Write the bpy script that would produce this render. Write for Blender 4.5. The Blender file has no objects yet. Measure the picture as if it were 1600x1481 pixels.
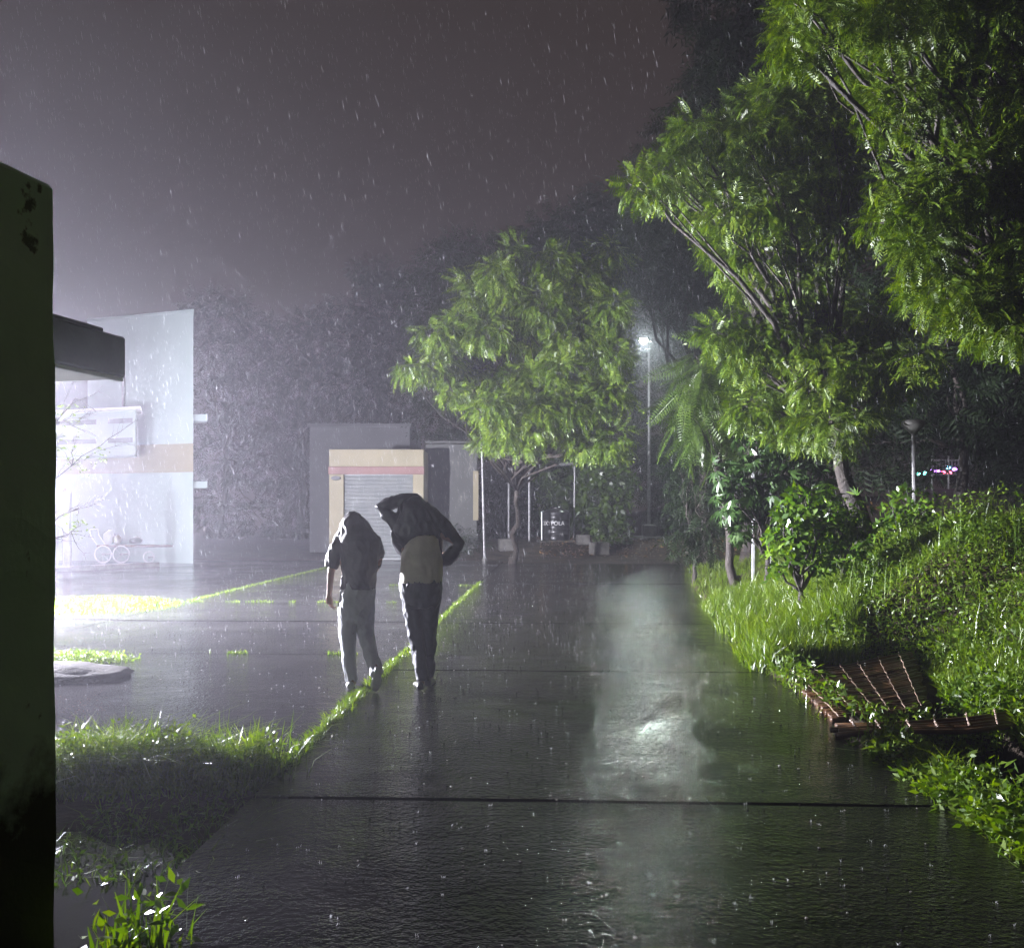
import bpy, bmesh, math, random
import numpy as np
from mathutils import Vector, Matrix, noise

random.seed(7)
rng = np.random.default_rng(11)
scn = bpy.context.scene
COL = scn.collection
R = math.radians

# ------------------------------------------------------------------ camera
F, CX, YH, HC = 1500.0, 800.0, 800.0, 1.6      # focal length and horizon in photo pixels, eye height
cam_d = bpy.data.cameras.new('camera')
cam_d.sensor_width = 36.0
cam_d.lens = 36.0 * F / 1600.0
cam_d.shift_y = (YH - 740.5) / 1600.0
cam_d.clip_start = 0.05
cam_d.clip_end = 600.0
cam = bpy.data.objects.new('camera', cam_d)
cam.location = (0, 0, HC)
cam.rotation_euler = (R(90), 0, 0)
COL.objects.link(cam)
scn.camera = cam

# ------------------------------------------------------------------ world: rainy night sky, lit brown by the town
SKY_GLOW = (0.0400, 0.0285, 0.0255, 1)
w = bpy.data.worlds.new('World')
scn.world = w
w.use_nodes = True
nt = w.node_tree
nt.nodes.clear()
wo = nt.nodes.new('ShaderNodeOutputWorld')
b1 = nt.nodes.new('ShaderNodeBackground')
b2 = nt.nodes.new('ShaderNodeBackground')
sky = nt.nodes.new('ShaderNodeTexSky')
sky.sky_type = 'NISHITA'
sky.sun_disc = False
sky.sun_elevation = R(-8)
sky.sun_rotation = R(200)
nt.links.new(sky.outputs[0], b1.inputs[0])
b1.inputs[1].default_value = 0.05
b2.inputs[0].default_value = SKY_GLOW
b2.inputs[1].default_value = 1.0
add = nt.nodes.new('ShaderNodeAddShader')
nt.links.new(b1.outputs[0], add.inputs[0])
nt.links.new(b2.outputs[0], add.inputs[1])
nt.links.new(add.outputs[0], wo.inputs[0])

# ------------------------------------------------------------------ exposure and render settings
scn.view_settings.view_transform = 'Standard'
scn.view_settings.look = 'None'
scn.view_settings.exposure = -0.35
scn.view_settings.gamma = 1.0
scn.view_settings.use_curve_mapping = False
scn.render.engine = 'CYCLES'
cy = scn.cycles
cy.use_denoising = True
cy.denoiser = 'OPENIMAGEDENOISE'
cy.max_bounces = 4
cy.diffuse_bounces = 3
cy.glossy_bounces = 2
cy.transmission_bounces = 2
cy.use_adaptive_sampling = True
cy.adaptive_threshold = 0.02
cy.volume_bounces = 0
cy.transparent_max_bounces = 6
cy.sample_clamp_indirect = 4.0
cy.use_light_tree = False
cy.caustics_reflective = False
cy.caustics_refractive = False

# strengths of the lit lamps (their lights live in the lamp builders)
FILL_W = 2600.0          # bulb of the added lamp that brightens the left haze
FLOOD_W = 25000.0        # flood head aimed across the road
YARD_COL = (0.90, 0.89, 1.0)
STREET_W = 520.0
STREET_COL = (0.86, 1.0, 0.92)
HAZE_D = 0.0034
FILL_POS = Vector((-13.5, 21.0, 2.5))
FLOOD_POS = Vector((-10.1, 14.6, 2.10))

# ================================================================== helpers
def at(px, py, d):
    return Vector(((px - CX) / F * d, d, HC + (YH - py) / F * d))

def sm(t):
    t = np.clip(t, 0, 1)
    return t * t * (3 - 2 * t)

class MB:
    """collects pieces of one mesh"""
    def __init__(self):
        self.v, self.f = [], []
    def add(self, vs, fs):
        o = len(self.v)
        self.v += [tuple(p) for p in vs]
        self.f += [tuple(i + o for i in f) for f in fs]
        return self
    def box(self, a, b, M=None):
        x0, y0, z0 = a
        x1, y1, z1 = b
        vs = [Vector(p) for p in ((x0,y0,z0),(x1,y0,z0),(x1,y1,z0),(x0,y1,z0),(x0,y0,z1),(x1,y0,z1),(x1,y1,z1),(x0,y1,z1))]
        if M is not None:
            vs = [M @ p for p in vs]
        return self.add(vs, [(0,3,2,1),(4,5,6,7),(0,1,5,4),(1,2,6,5),(2,3,7,6),(3,0,4,7)])
    def bevbox(self, a, b, r=0.02, M=None):
        bm = bmesh.new()
        bmesh.ops.create_cube(bm, size=1.0)
        a, b = Vector(a), Vector(b)
        for vtx in bm.verts:
            vtx.co = Vector([(a[i]+b[i])/2 + vtx.co[i]*(b[i]-a[i]) for i in range(3)])
        bmesh.ops.bevel(bm, geom=bm.edges[:], offset=r, segments=1, affect='EDGES', profile=0.5)
        bm.verts.index_update()
        vs = [(M @ x.co) if M is not None else x.co.copy() for x in bm.verts]
        fs = [[x.index for x in f.verts] for f in bm.faces]
        bm.free()
        return self.add(vs, fs)
    def tube(self, pts, rad, n=8, cap=True, flat=None):
        """pts list of Vector, rad list of radii (or (rx, ry) pairs)"""
        pts = [Vector(p) for p in pts]
        if not isinstance(rad, (list, tuple)):
            rad = [rad] * len(pts)
        vs, fs = [], []
        ref = None
        for i, p in enumerate(pts):
            t = (pts[min(i+1, len(pts)-1)] - pts[max(i-1, 0)]).normalized()
            if ref is None:
                ref = Vector((1, 0, 0)) if abs(t.x) < 0.8 else Vector((0, 1, 0))
            ux = (ref - t * ref.dot(t)).normalized()
            ref = ux
            uy = t.cross(ux)
            r = rad[i]
            rx, ry = r if isinstance(r, (tuple, list)) else (r, r)
            for k in range(n):
                a = 2 * math.pi * k / n
                vs.append(p + ux * math.cos(a) * rx + uy * math.sin(a) * ry)
        for i in range(len(pts) - 1):
            for k in range(n):
                fs.append((i*n+k, i*n+(k+1) % n, (i+1)*n+(k+1) % n, (i+1)*n+k))
        if cap:
            fs.append(tuple(range(n-1, -1, -1)))
            fs.append(tuple(range((len(pts)-1)*n, len(pts)*n)))
        return self.add(vs, fs)
    def rings(self, rs, n=20):
        """rs list of (centre, rx, ry): horizontal elliptic rings joined to a closed body"""
        vs, fs = [], []
        for c, rx, ry in rs:
            for k in range(n):
                a = 2 * math.pi * k / n
                vs.append((c[0] + math.cos(a)*rx, c[1] + math.sin(a)*ry, c[2]))
        for i in range(len(rs)-1):
            for k in range(n):
                fs.append((i*n+k, i*n+(k+1) % n, (i+1)*n+(k+1) % n, (i+1)*n+k))
        fs.append(tuple(range(n-1, -1, -1)))
        fs.append(tuple(range((len(rs)-1)*n, len(rs)*n)))
        return self.add(vs, fs)
    def build(self, name, mat=None, parent=None, smooth=False):
        me = bpy.data.meshes.new(name)
        me.from_pydata(self.v, [], self.f)
        me.update()
        bm = bmesh.new(); bm.from_mesh(me)
        bmesh.ops.recalc_face_normals(bm, faces=bm.faces[:])
        bm.to_mesh(me); bm.free()
        return link(name, me, mat, parent, smooth)

def link(name, me, mat=None, parent=None, smooth=False):
    o = bpy.data.objects.new(name, me)
    COL.objects.link(o)
    if mat is not None:
        me.materials.append(mat)
    if parent is not None:
        o.parent = parent
        o.matrix_parent_inverse = Matrix.Translation(-Vector(parent.location)) if parent.rotation_euler.z == 0 else parent.matrix_basis.inverted()
    if smooth:
        me.polygons.foreach_set('use_smooth', [True] * len(me.polygons))
    return o

def empty(name, loc):
    o = bpy.data.objects.new(name, None)
    o.empty_display_size = 0.2
    o.location = loc
    COL.objects.link(o)
    return o

def tag(o, label=None, cat=None, group=None, kind=None):
    if label: o['label'] = label
    if cat: o['category'] = cat
    if group: o['group'] = group
    if kind: o['kind'] = kind
    return o

def quads(name, V, Q, mat, parent=None, smooth=False):
    """mesh from numpy arrays of vertices (n,3) and quads (m,4)"""
    me = bpy.data.meshes.new(name)
    V = np.ascontiguousarray(V, dtype=np.float32)
    Q = np.ascontiguousarray(Q, dtype=np.int32)
    me.vertices.add(len(V)); me.vertices.foreach_set('co', V.ravel())
    me.loops.add(Q.size); me.loops.foreach_set('vertex_index', Q.ravel())
    me.polygons.add(len(Q))
    me.polygons.foreach_set('loop_start', np.arange(0, Q.size, 4, dtype=np.int32))
    me.polygons.foreach_set('loop_total', np.full(len(Q), 4, dtype=np.int32))
    me.update(calc_edges=True)
    return link(name, me, mat, parent, smooth)

def spread(sv, sq, P, Fw, N, S):
    """place copies of a sprig: forward axis y -> Fw, normal z -> N, scale S"""
    Fw = Fw / np.maximum(np.linalg.norm(Fw, axis=1, keepdims=True), 1e-6)
    X = np.cross(Fw, N)
    X /= np.maximum(np.linalg.norm(X, axis=1, keepdims=True), 1e-6)
    Z = np.cross(X, Fw)
    S = np.asarray(S).reshape(-1, 1, 1)
    V = P[:, None, :] + S * (sv[None, :, 0:1] * X[:, None, :] + sv[None, :, 1:2] * Fw[:, None, :] + sv[None, :, 2:3] * Z[:, None, :])
    n = len(sv)
    Q = sq[None, :, :] + (np.arange(len(P)) * n)[:, None, None]
    return V.reshape(-1, 3), Q.reshape(-1, 4)

def leaflet(base, tip, width, up, bend=0.0):
    base, tip = np.array(base, float), np.array(tip, float)
    d = tip - base
    side = np.cross(d, up); side /= np.linalg.norm(side)
    m = base + d * 0.42 + np.array(up) * bend
    return [base, m + side * width / 2, tip, m - side * width / 2]

def sprig_neem(pairs=6):
    V, Q = [], []
    for k in range(pairs):
        t = 0.22 + 0.72 * k / pairs
        z = -0.25 * t * t
        for s in (-1, 1):
            L = 0.30 * (1.0 - 0.35 * abs(t - 0.5))
            V += leaflet((0, t, z), (s * L, t + 0.15, z - 0.13), 0.075, (0, 0, 1), 0.03)
    V += leaflet((0, 0.94, -0.22), (0.03, 1.25, -0.40), 0.08, (0, 0, 1), 0.02)
    V += leaflet((0, 0.0, 0), (0, 1.0, -0.24), 0.018, (0, 0, 1), 0.0)
    V = np.array(V); Q = np.arange(len(V)).reshape(-1, 4)
    return V, Q

def sprig_frond(pairs=16):
    V = []
    for k in range(pairs):
        t = 0.12 + 0.86 * k / pairs
        z = -0.22 * t * t
        L = 0.15 * math.sin(math.pi * (0.15 + 0.8 * t)) + 0.03
        for s in (-1, 1):
            V += leaflet((0, t, z), (s * L, t + 0.05, z - 0.04), 0.03, (0, 0, 1), 0.0)
    V += leaflet((0, 0, 0), (0, 1.0, -0.22), 0.02, (0, 0, 1), 0.0)
    V = np.array(V)
    return V, np.arange(len(V)).reshape(-1, 4)

def sprig_long(n=5):
    V = []
    for k in range(n):
        a = (k - (n-1)/2) * 0.55 + random.uniform(-.1, .1)
        L = random.uniform(0.75, 1.0)
        V += leaflet((0, 0.1*k/n, 0), (math.sin(a)*L, math.cos(a)*L*0.8, -0.35*L), 0.17, (0, 0, 1), 0.06)
    V = np.array(V)
    return V, np.arange(len(V)).reshape(-1, 4)

def sprig_broad(n=4):
    V = []
    for k in range(n):
        a = 2 * math.pi * k / n + random.uniform(-.3, .3)
        z = 0.15 * k
        V += leaflet((0, z, 0), (math.cos(a)*0.6, z + 0.35, math.sin(a)*0.6), 0.36, (0.01, 1, 0.02), 0.05)
    V = np.array(V)
    return V, np.arange(len(V)).reshape(-1, 4)

SPR = dict(neem=sprig_neem(), neem_s=sprig_neem(4), frond=sprig_frond(), long=sprig_long(), broad=sprig_broad())

def unit(n):
    u = rng.normal(size=(n, 3))
    return u / np.linalg.norm(u, axis=1, keepdims=True)

# ================================================================== materials
def mat(name):
    m = bpy.data.materials.new(name)
    m.use_nodes = True
    t = m.node_tree
    t.nodes.clear()
    out = t.nodes.new('ShaderNodeOutputMaterial')
    return m, t, out

def node(t, typ, **kw):
    n = t.nodes.new(typ)
    for k, v in kw.items():
        setattr(n, k, v)
    return n

def noise_node(t, scale, detail=4, rough=0.55, coord='Object', vec_scale=None):
    tc = node(t, 'ShaderNodeTexCoord')
    nn = node(t, 'ShaderNodeTexNoise')
    nn.inputs['Scale'].default_value = scale
    nn.inputs['Detail'].default_value = detail
    nn.inputs['Roughness'].default_value = rough
    if vec_scale:
        mp = node(t, 'ShaderNodeMapping')
        mp.inputs['Scale'].default_value = vec_scale
        t.links.new(tc.outputs[coord], mp.inputs[0])
        t.links.new(mp.outputs[0], nn.inputs['Vector'])
    else:
        t.links.new(tc.outputs[coord], nn.inputs['Vector'])
    return nn

def ramp(t, src, stops):
    r = node(t, 'ShaderNodeValToRGB')
    e = r.color_ramp.elements
    while len(e) < len(stops):
        e.new(0.5)
    for i, (p, c) in enumerate(stops):
        e[i].position = p
        e[i].color = (*c, 1) if len(c) == 3 else c
    t.links.new(src, r.inputs[0])
    return r

def surf(name, c1, c2, scale=3.0, rough=0.6, bump=0.0, bscale=30.0, metal=0.0, lo=0.35, hi=0.65, spec=0.5, coat=0.0, vec=None, rough2=None, bdist=0.01):
    m, t, out = mat(name)
    p = node(t, 'ShaderNodeBsdfPrincipled')
    n1 = noise_node(t, scale, 6, 0.6, vec_scale=vec)
    r = ramp(t, n1.outputs['Fac'], [(lo, c1), (hi, c2)])
    t.links.new(r.outputs[0], p.inputs['Base Color'])
    p.inputs['Roughness'].default_value = rough
    p.inputs['Metallic'].default_value = metal
    p.inputs['Specular IOR Level'].default_value = spec
    p.inputs['Coat Weight'].default_value = coat
    p.inputs['Coat Roughness'].default_value = 0.12
    if rough2 is not None:
        n3 = noise_node(t, scale * 1.7, 3)
        rr = ramp(t, n3.outputs['Fac'], [(0.35, (rough,)*3), (0.65, (rough2,)*3)])
        t.links.new(rr.outputs[0], p.inputs['Roughness'])
    if bump > 0:
        n2 = noise_node(t, bscale, 5, 0.6)
        b = node(t, 'ShaderNodeBump')
        b.inputs['Strength'].default_value = bump
        b.inputs['Distance'].default_value = bdist
        t.links.new(n2.outputs['Fac'], b.inputs['Height'])
        t.links.new(b.outputs[0], p.inputs['Normal'])
    t.links.new(p.outputs[0], out.inputs[0])
    return m

def leafmat(name, dark, mid, light, trans=0.35, rough=0.3, spec=0.5):
    m, t, out = mat(name)
    geo = node(t, 'ShaderNodeNewGeometry')
    n1 = noise_node(t, 1.1, 2)
    mx = node(t, 'ShaderNodeMath', operation='MULTIPLY_ADD')
    t.links.new(geo.outputs['Random Per Island'], mx.inputs[0])
    mx.inputs[1].default_value = 0.5
    ad = node(t, 'ShaderNodeMath', operation='MULTIPLY')
    t.links.new(n1.outputs['Fac'], ad.inputs[0]); ad.inputs[1].default_value = 0.55
    t.links.new(ad.outputs[0], mx.inputs[2])
    r = ramp(t, mx.outputs[0], [(0.2, dark), (0.55, mid), (0.85, light)])
    p = node(t, 'ShaderNodeBsdfPrincipled')
    t.links.new(r.outputs[0], p.inputs['Base Color'])
    p.inputs['Roughness'].default_value = rough
    p.inputs['Specular IOR Level'].default_value = spec
    tr = node(t, 'ShaderNodeBsdfTranslucent')
    hs = node(t, 'ShaderNodeHueSaturation')
    hs.inputs['Value'].default_value = 1.3
    hs.inputs['Saturation'].default_value = 1.1
    t.links.new(r.outputs[0], hs.inputs['Color'])
    t.links.new(hs.outputs[0], tr.inputs[0])
    mi = node(t, 'ShaderNodeMixShader')
    mi.inputs[0].default_value = trans
    t.links.new(p.outputs[0], mi.inputs[1]); t.links.new(tr.outputs[0], mi.inputs[2])
    t.links.new(mi.outputs[0], out.inputs[0])
    return m

def emit(name, col, s):
    m, t, out = mat(name)
    e = node(t, 'ShaderNodeEmission')
    e.inputs[0].default_value = (*col, 1); e.inputs[1].default_value = s
    t.links.new(e.outputs[0], out.inputs[0])
    return m

def wetroad(name, c1, c2, ra, rb, bump=0.35):
    m, t, out = mat(name)
    p = node(t, 'ShaderNodeBsdfPrincipled')
    n1 = noise_node(t, 1.3, 8, 0.65)
    r = ramp(t, n1.outputs['Fac'], [(0.3, c1), (0.7, c2)])
    t.links.new(r.outputs[0], p.inputs['Base Color'])
    n2 = noise_node(t, 0.55, 6, 0.62)
    rr = ramp(t, n2.outputs['Fac'], [(0.40, (ra,)*3), (0.62, (rb,)*3)])
    t.links.new(rr.outputs[0], p.inputs['Roughness'])
    p.inputs['Specular IOR Level'].default_value = 0.5
    p.inputs['IOR'].default_value = 1.36
    # rain pitted water film: fine drop pits over a slow wash, calmer where the film is deep
    n3 = noise_node(t, 30, 2, 0.5)
    n5 = noise_node(t, 75, 2, 0.5)
    n4 = noise_node(t, 3.2, 4, 0.55, vec_scale=(0.8, 1.3, 1))
    a1 = node(t, 'ShaderNodeMath', operation='MULTIPLY_ADD')
    t.links.new(n5.outputs['Fac'], a1.inputs[0]); a1.inputs[1].default_value = 0.45
    t.links.new(n3.outputs['Fac'], a1.inputs[2])
    mk = ramp(t, n2.outputs['Fac'], [(0.40, (0.30,)*3), (0.60, (1.0,)*3)])
    a3 = node(t, 'ShaderNodeMath', operation='MULTIPLY')
    t.links.new(a1.outputs[0], a3.inputs[0]); t.links.new(mk.outputs[0], a3.inputs[1])
    a2 = node(t, 'ShaderNodeMath', operation='MULTIPLY_ADD')
    t.links.new(n4.outputs['Fac'], a2.inputs[0]); a2.inputs[1].default_value = 0.8
    t.links.new(a3.outputs[0], a2.inputs[2])
    b = node(t, 'ShaderNodeBump')
    b.inputs['Strength'].default_value = bump
    b.inputs['Distance'].default_value = 0.02
    t.links.new(a2.outputs[0], b.inputs['Height'])
    t.links.new(b.outputs[0], p.inputs['Normal'])
    t.links.new(p.outputs[0], out.inputs[0])
    return m

def patchy(name, base, patch, scale, lo, hi, rough=0.55, vec=None, third=None):
    m, t, out = mat(name)
    p = node(t, 'ShaderNodeBsdfPrincipled')
    n1 = noise_node(t, scale, 7, 0.65, vec_scale=vec)
    st = [(lo, base), (hi, patch)]
    if third: st.append((min(hi + 0.15, 1), third))
    r = ramp(t, n1.outputs['Fac'], st)
    t.links.new(r.outputs[0], p.inputs['Base Color'])
    p.inputs['Roughness'].default_value = rough
    n2 = noise_node(t, 40, 5, 0.6)
    b = node(t, 'ShaderNodeBump'); b.inputs['Strength'].default_value = 0.3; b.inputs['Distance'].default_value = 0.006
    t.links.new(n2.outputs['Fac'], b.inputs['Height']); t.links.new(b.outputs[0], p.inputs['Normal'])
    t.links.new(p.outputs[0], out.inputs[0])
    return m

M = {}
M['road'] = wetroad('wet_concrete_road', (0.006, 0.006, 0.0055), (0.016, 0.015, 0.014), 0.03, 0.06, 0.60)
M['yard'] = wetroad('wet_concrete_yard', (0.016, 0.0155, 0.017), (0.040, 0.038, 0.039), 0.05, 0.16, 0.55)
M['puddle'] = wetroad('puddle_water', (0.006, 0.006, 0.005), (0.012, 0.011, 0.010), 0.04, 0.08, 0.10)
M['soil'] = surf('wet_soil', (0.018, 0.014, 0.010), (0.055, 0.040, 0.026), 2.2, 0.75, 0.9, 18, rough2=0.9, bdist=0.03, spec=0.15)
M['mud'] = surf('dark_mud', (0.012, 0.010, 0.008), (0.03, 0.024, 0.018), 4, 0.9, 0.8, 25, spec=0.15, bdist=0.03)
M['plaster'] = patchy('stained_plaster', (0.33, 0.36, 0.30), (0.42, 0.45, 0.39), 1.4, 0.35, 0.6, 0.55)
def damp_wall():
    m = patchy('damp_plaster', (0.46, 0.74, 0.55), (0.54, 0.80, 0.62), 1.2, 0.35, 0.6, 0.5)  # pale green paint, tinted greener for light bounced off the grass
    t = m.node_tree
    p = [n for n in t.nodes if n.type == 'BSDF_PRINCIPLED'][0]
    src = p.inputs['Base Color'].links[0].from_socket
    geo = node(t, 'ShaderNodeNewGeometry'); sx = node(t, 'ShaderNodeSeparateXYZ')
    t.links.new(geo.outputs['Position'], sx.inputs[0])
    nn = noise_node(t, 2.6, 6, 0.65)
    ma = node(t, 'ShaderNodeMath', operation='MULTIPLY_ADD')       # height minus a ragged noise: mould line above the ground
    t.links.new(nn.outputs['Fac'], ma.inputs[0]); ma.inputs[1].default_value = -1.15
    t.links.new(sx.outputs['Z'], ma.inputs[2])
    r = ramp(t, ma.outputs[0], [(0.0, (1, 1, 1)), (0.22, (0, 0, 0))])
    n5 = noise_node(t, 5.5, 5, 0.6)
    r5 = ramp(t, n5.outputs['Fac'], [(0.66, (0, 0, 0)), (0.70, (0.8, 0.8, 0.8))])
    mx = node(t, 'ShaderNodeMath', operation='MAXIMUM')
    t.links.new(r.outputs[0], mx.inputs[0]); t.links.new(r5.outputs[0], mx.inputs[1])
    mi = node(t, 'ShaderNodeMix', data_type='RGBA')
    t.links.new(mx.outputs[0], mi.inputs[0]); t.links.new(src, mi.inputs[6]); mi.inputs[7].default_value = (0.035, 0.04, 0.035, 1)
    t.links.new(mi.outputs[2], p.inputs['Base Color'])
    return m
M['plaster_damp'] = damp_wall()
M['plaster_dark'] = surf('dark_wet_plaster', (0.05, 0.055, 0.055), (0.11, 0.115, 0.11), 2.0, 0.5, 0.3, 50)
M['white_paint'] = surf('white_paint', (0.62, 0.62, 0.60), (0.78, 0.78, 0.75), 3, 0.6, 0.2, 40)
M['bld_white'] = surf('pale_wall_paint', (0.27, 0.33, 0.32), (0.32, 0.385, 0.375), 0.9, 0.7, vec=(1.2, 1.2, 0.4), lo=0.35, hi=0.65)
M['bld_side'] = surf('shaded_side_wall', (0.055, 0.055, 0.06), (0.085, 0.085, 0.09), 0.6, 0.7)  # shade of the side face put into the wall colour as darker grey
M['annex'] = surf('annex_plaster', (0.04, 0.04, 0.045), (0.07, 0.07, 0.075), 0.6, 0.7)
M['yellow'] = surf('yellow_wall_paint', (0.20, 0.175, 0.105), (0.25, 0.215, 0.135), 1.0, 0.65)
M['red_band'] = surf('red_band_paint', (0.15, 0.07, 0.062), (0.19, 0.09, 0.08), 2.0, 0.6)
M['shutter'] = surf('shutter_metal', (0.125, 0.135, 0.135), (0.165, 0.175, 0.172), 3.0, 0.4, metal=0.0)
M['slot'] = surf('dark_slot', (0.05, 0.05, 0.06), (0.08, 0.08, 0.09), 3.0, 0.6)
M['moss_wall'] = patchy('mossy_peeling_wall', (0.030, 0.032, 0.028), (0.055, 0.055, 0.05), 1.5, 0.50, 0.62, 0.6, vec=(1.6, 1.6, 0.7), third=(0.34, 0.34, 0.30))
M['steel'] = surf('galvanised_steel', (0.36, 0.37, 0.38), (0.55, 0.56, 0.57), 8, 0.32, metal=0.7)
M['steel_dark'] = surf('weathered_pipe', (0.14, 0.14, 0.14), (0.30, 0.30, 0.30), 14, 0.4, metal=0.4)
M['black_plastic'] = surf('black_tank_plastic', (0.010, 0.010, 0.011), (0.020, 0.020, 0.021), 4, 0.3)
M['letter'] = surf('white_lettering', (0.6, 0.6, 0.6), (0.75, 0.75, 0.75), 9, 0.5)
M['concrete'] = surf('rough_concrete', (0.045, 0.043, 0.038), (0.11, 0.105, 0.095), 5, 0.5, 0.6, 30)
M['bark'] = surf('wet_bark', (0.012, 0.009, 0.007), (0.038, 0.029, 0.022), 9, 0.7, 1.0, 26, vec=(1, 1, 0.35), bdist=0.03)
M['cane'] = surf('wet_cane', (0.030, 0.013, 0.005), (0.10, 0.045, 0.016), 3, 0.25, 0.4, 60, vec=(1, 1, 1), rough2=0.5)
M['wire'] = surf('rusty_wire', (0.17, 0.12, 0.085), (0.27, 0.20, 0.15), 20, 0.45)
M['jacket'] = surf('black_wet_jacket', (0.009, 0.009, 0.012), (0.018, 0.018, 0.022), 7, 0.38, 0.5, 14, bdist=0.02)
M['shirt_dark'] = surf('dark_wet_shirt', (0.022, 0.018, 0.021), (0.040, 0.034, 0.038), 7, 0.55, 0.5, 14, bdist=0.02)
M['shirt_beige'] = surf('beige_shirt', (0.52, 0.47, 0.36), (0.62, 0.56, 0.44), 6, 0.65, 0.4, 16, bdist=0.02)
M['jeans'] = surf('dark_jeans', (0.016, 0.017, 0.026), (0.032, 0.034, 0.050), 10, 0.6, 0.6, 14, vec=(1, 1, 0.5), bdist=0.02)
M['trousers'] = surf('grey_trousers', (0.34, 0.35, 0.38), (0.44, 0.45, 0.48), 8, 0.6, 0.6, 14, vec=(1, 1, 0.5), bdist=0.02)
M['skin'] = surf('brown_skin', (0.17, 0.085, 0.05), (0.22, 0.115, 0.07), 8, 0.4)
M['hair'] = surf('black_hair', (0.008, 0.007, 0.006), (0.015, 0.013, 0.012), 30, 0.4)
M['shoe'] = surf('pale_shoe', (0.30, 0.30, 0.30), (0.42, 0.42, 0.42), 10, 0.45)
M['shoe_dark'] = surf('dark_shoe', (0.03, 0.03, 0.03), (0.07, 0.07, 0.07), 10, 0.35)
M['stone'] = surf('pebble', (0.16, 0.15, 0.14), (0.34, 0.32, 0.30), 12, 0.35)
M['dead_leaf'] = leafmat('dead_leaves', (0.05, 0.025, 0.010), (0.13, 0.065, 0.025), (0.28, 0.17, 0.06), 0.15, 0.3)
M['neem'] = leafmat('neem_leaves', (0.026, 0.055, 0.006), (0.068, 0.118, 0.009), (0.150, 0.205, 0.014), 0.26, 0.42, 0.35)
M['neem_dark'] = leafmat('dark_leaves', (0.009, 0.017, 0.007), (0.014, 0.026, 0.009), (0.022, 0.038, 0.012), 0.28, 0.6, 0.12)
M['frond'] = leafmat('fern_leaves', (0.022, 0.042, 0.008), (0.042, 0.076, 0.012), (0.075, 0.115, 0.018), 0.34, 0.28)
M['shiny'] = leafmat('glossy_leaves', (0.020, 0.042, 0.012), (0.032, 0.066, 0.018), (0.055, 0.10, 0.025), 0.18, 0.20, 0.7)
M['bush'] = leafmat('bush_leaves', (0.032, 0.076, 0.010), (0.075, 0.145, 0.015), (0.14, 0.215, 0.020), 0.35, 0.25, 0.6)
M['grass'] = leafmat('wet_grass', (0.048, 0.088, 0.008), (0.098, 0.158, 0.012), (0.175, 0.235, 0.022), 0.42, 0.36, 0.45)
M['weed'] = leafmat('weed_leaves', (0.038, 0.080, 0.008), (0.086, 0.152, 0.013), (0.165, 0.235, 0.020), 0.36, 0.36, 0.45)
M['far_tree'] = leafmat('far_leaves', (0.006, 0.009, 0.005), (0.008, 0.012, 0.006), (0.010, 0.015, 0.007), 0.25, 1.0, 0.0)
m_, t_r, o_r = mat('raindrop')
gl_ = node(t_r, 'ShaderNodeBsdfTranslucent'); gl_.inputs[0].default_value = (0.85, 0.87, 0.9, 1)
gd_ = node(t_r, 'ShaderNodeBsdfDiffuse'); gd_.inputs[0].default_value = (0.85, 0.87, 0.9, 1)
ad_ = node(t_r, 'ShaderNodeMixShader'); ad_.inputs[0].default_value = 0.5
t_r.links.new(gl_.outputs[0], ad_.inputs[1]); t_r.links.new(gd_.outputs[0], ad_.inputs[2])
tp_ = node(t_r, 'ShaderNodeBsdfTransparent'); mr_ = node(t_r, 'ShaderNodeMixShader'); mr_.inputs[0].default_value = 0.5
t_r.links.new(tp_.outputs[0], mr_.inputs[1]); t_r.links.new(ad_.outputs[0], mr_.inputs[2]); t_r.links.new(mr_.outputs[0], o_r.inputs[0])
M['rain'] = m_

M['drop'] = surf('water_bead', (0.02, 0.02, 0.02), (0.03, 0.03, 0.03), 1, 0.08, spec=1.0)

# ================================================================== terrain
def ipl(y, tab):
    xs, ys = zip(*tab)
    return np.interp(y, xs, ys)

XE = [(-12, 2.45), (4, 2.40), (10, 2.45), (14, 2.95), (20, 3.7), (27, 4.9), (33, 8.5), (40, 16), (120, 16)]
HB = [(-12, 1.50), (10, 1.50), (14, 1.30), (20, 1.05), (28, 0.6), (40, 0.5), (120, 0.5)]

def zt(X, Y):
    X = np.asarray(X, float); Y = np.asarray(Y, float)
    xe = ipl(Y, XE); hb = ipl(Y, HB)
    win = sm((Y - 4.2) / 0.8) * (1 - sm((Y - 9.8) / 1.1))
    st = xe + 0.12 + 1.35 * win
    wd = 3.3 - 0.7 * win
    z = -0.07 + 0.12 * sm((X - xe + 0.02) / 0.22) + hb * sm((X - st) / wd)
    z = z + 1.9 * sm((X - 9) / 8) * sm((Y - 18) / 18)
    far = sm((Y - 32.5) / 4.0) * sm((X + 3.0) / 2.0)
    z = z + 0.55 * far * (1 - sm((X - 12) / 5))
    tr = sm((X - 2.68) / 0.10) * (1 - sm((X - 3.42) / 0.12)) * sm((Y - 4.75) / 0.15) * (1 - sm((Y - 9.0) / 0.15))
    z = z * (1 - tr) + (-0.60) * tr
    z = z + 0.05 * np.sin(X * 1.9 + Y * 0.7) * np.sin(Y * 1.3 - X * 0.4) * sm((X - xe - 0.4) / 1.0)
    # low heap of soil by the wall and yard edge
    z = z + 0.05 * np.exp(-(((X + 2.25) / 0.6) ** 2 + ((Y - 5.75) / 0.4) ** 2))
    return z

def axis(segs):
    out = []
    for a, b, s in segs:
        out += list(np.arange(a, b, s))
    out.append(segs[-1][1])
    return np.array(out)

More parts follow.
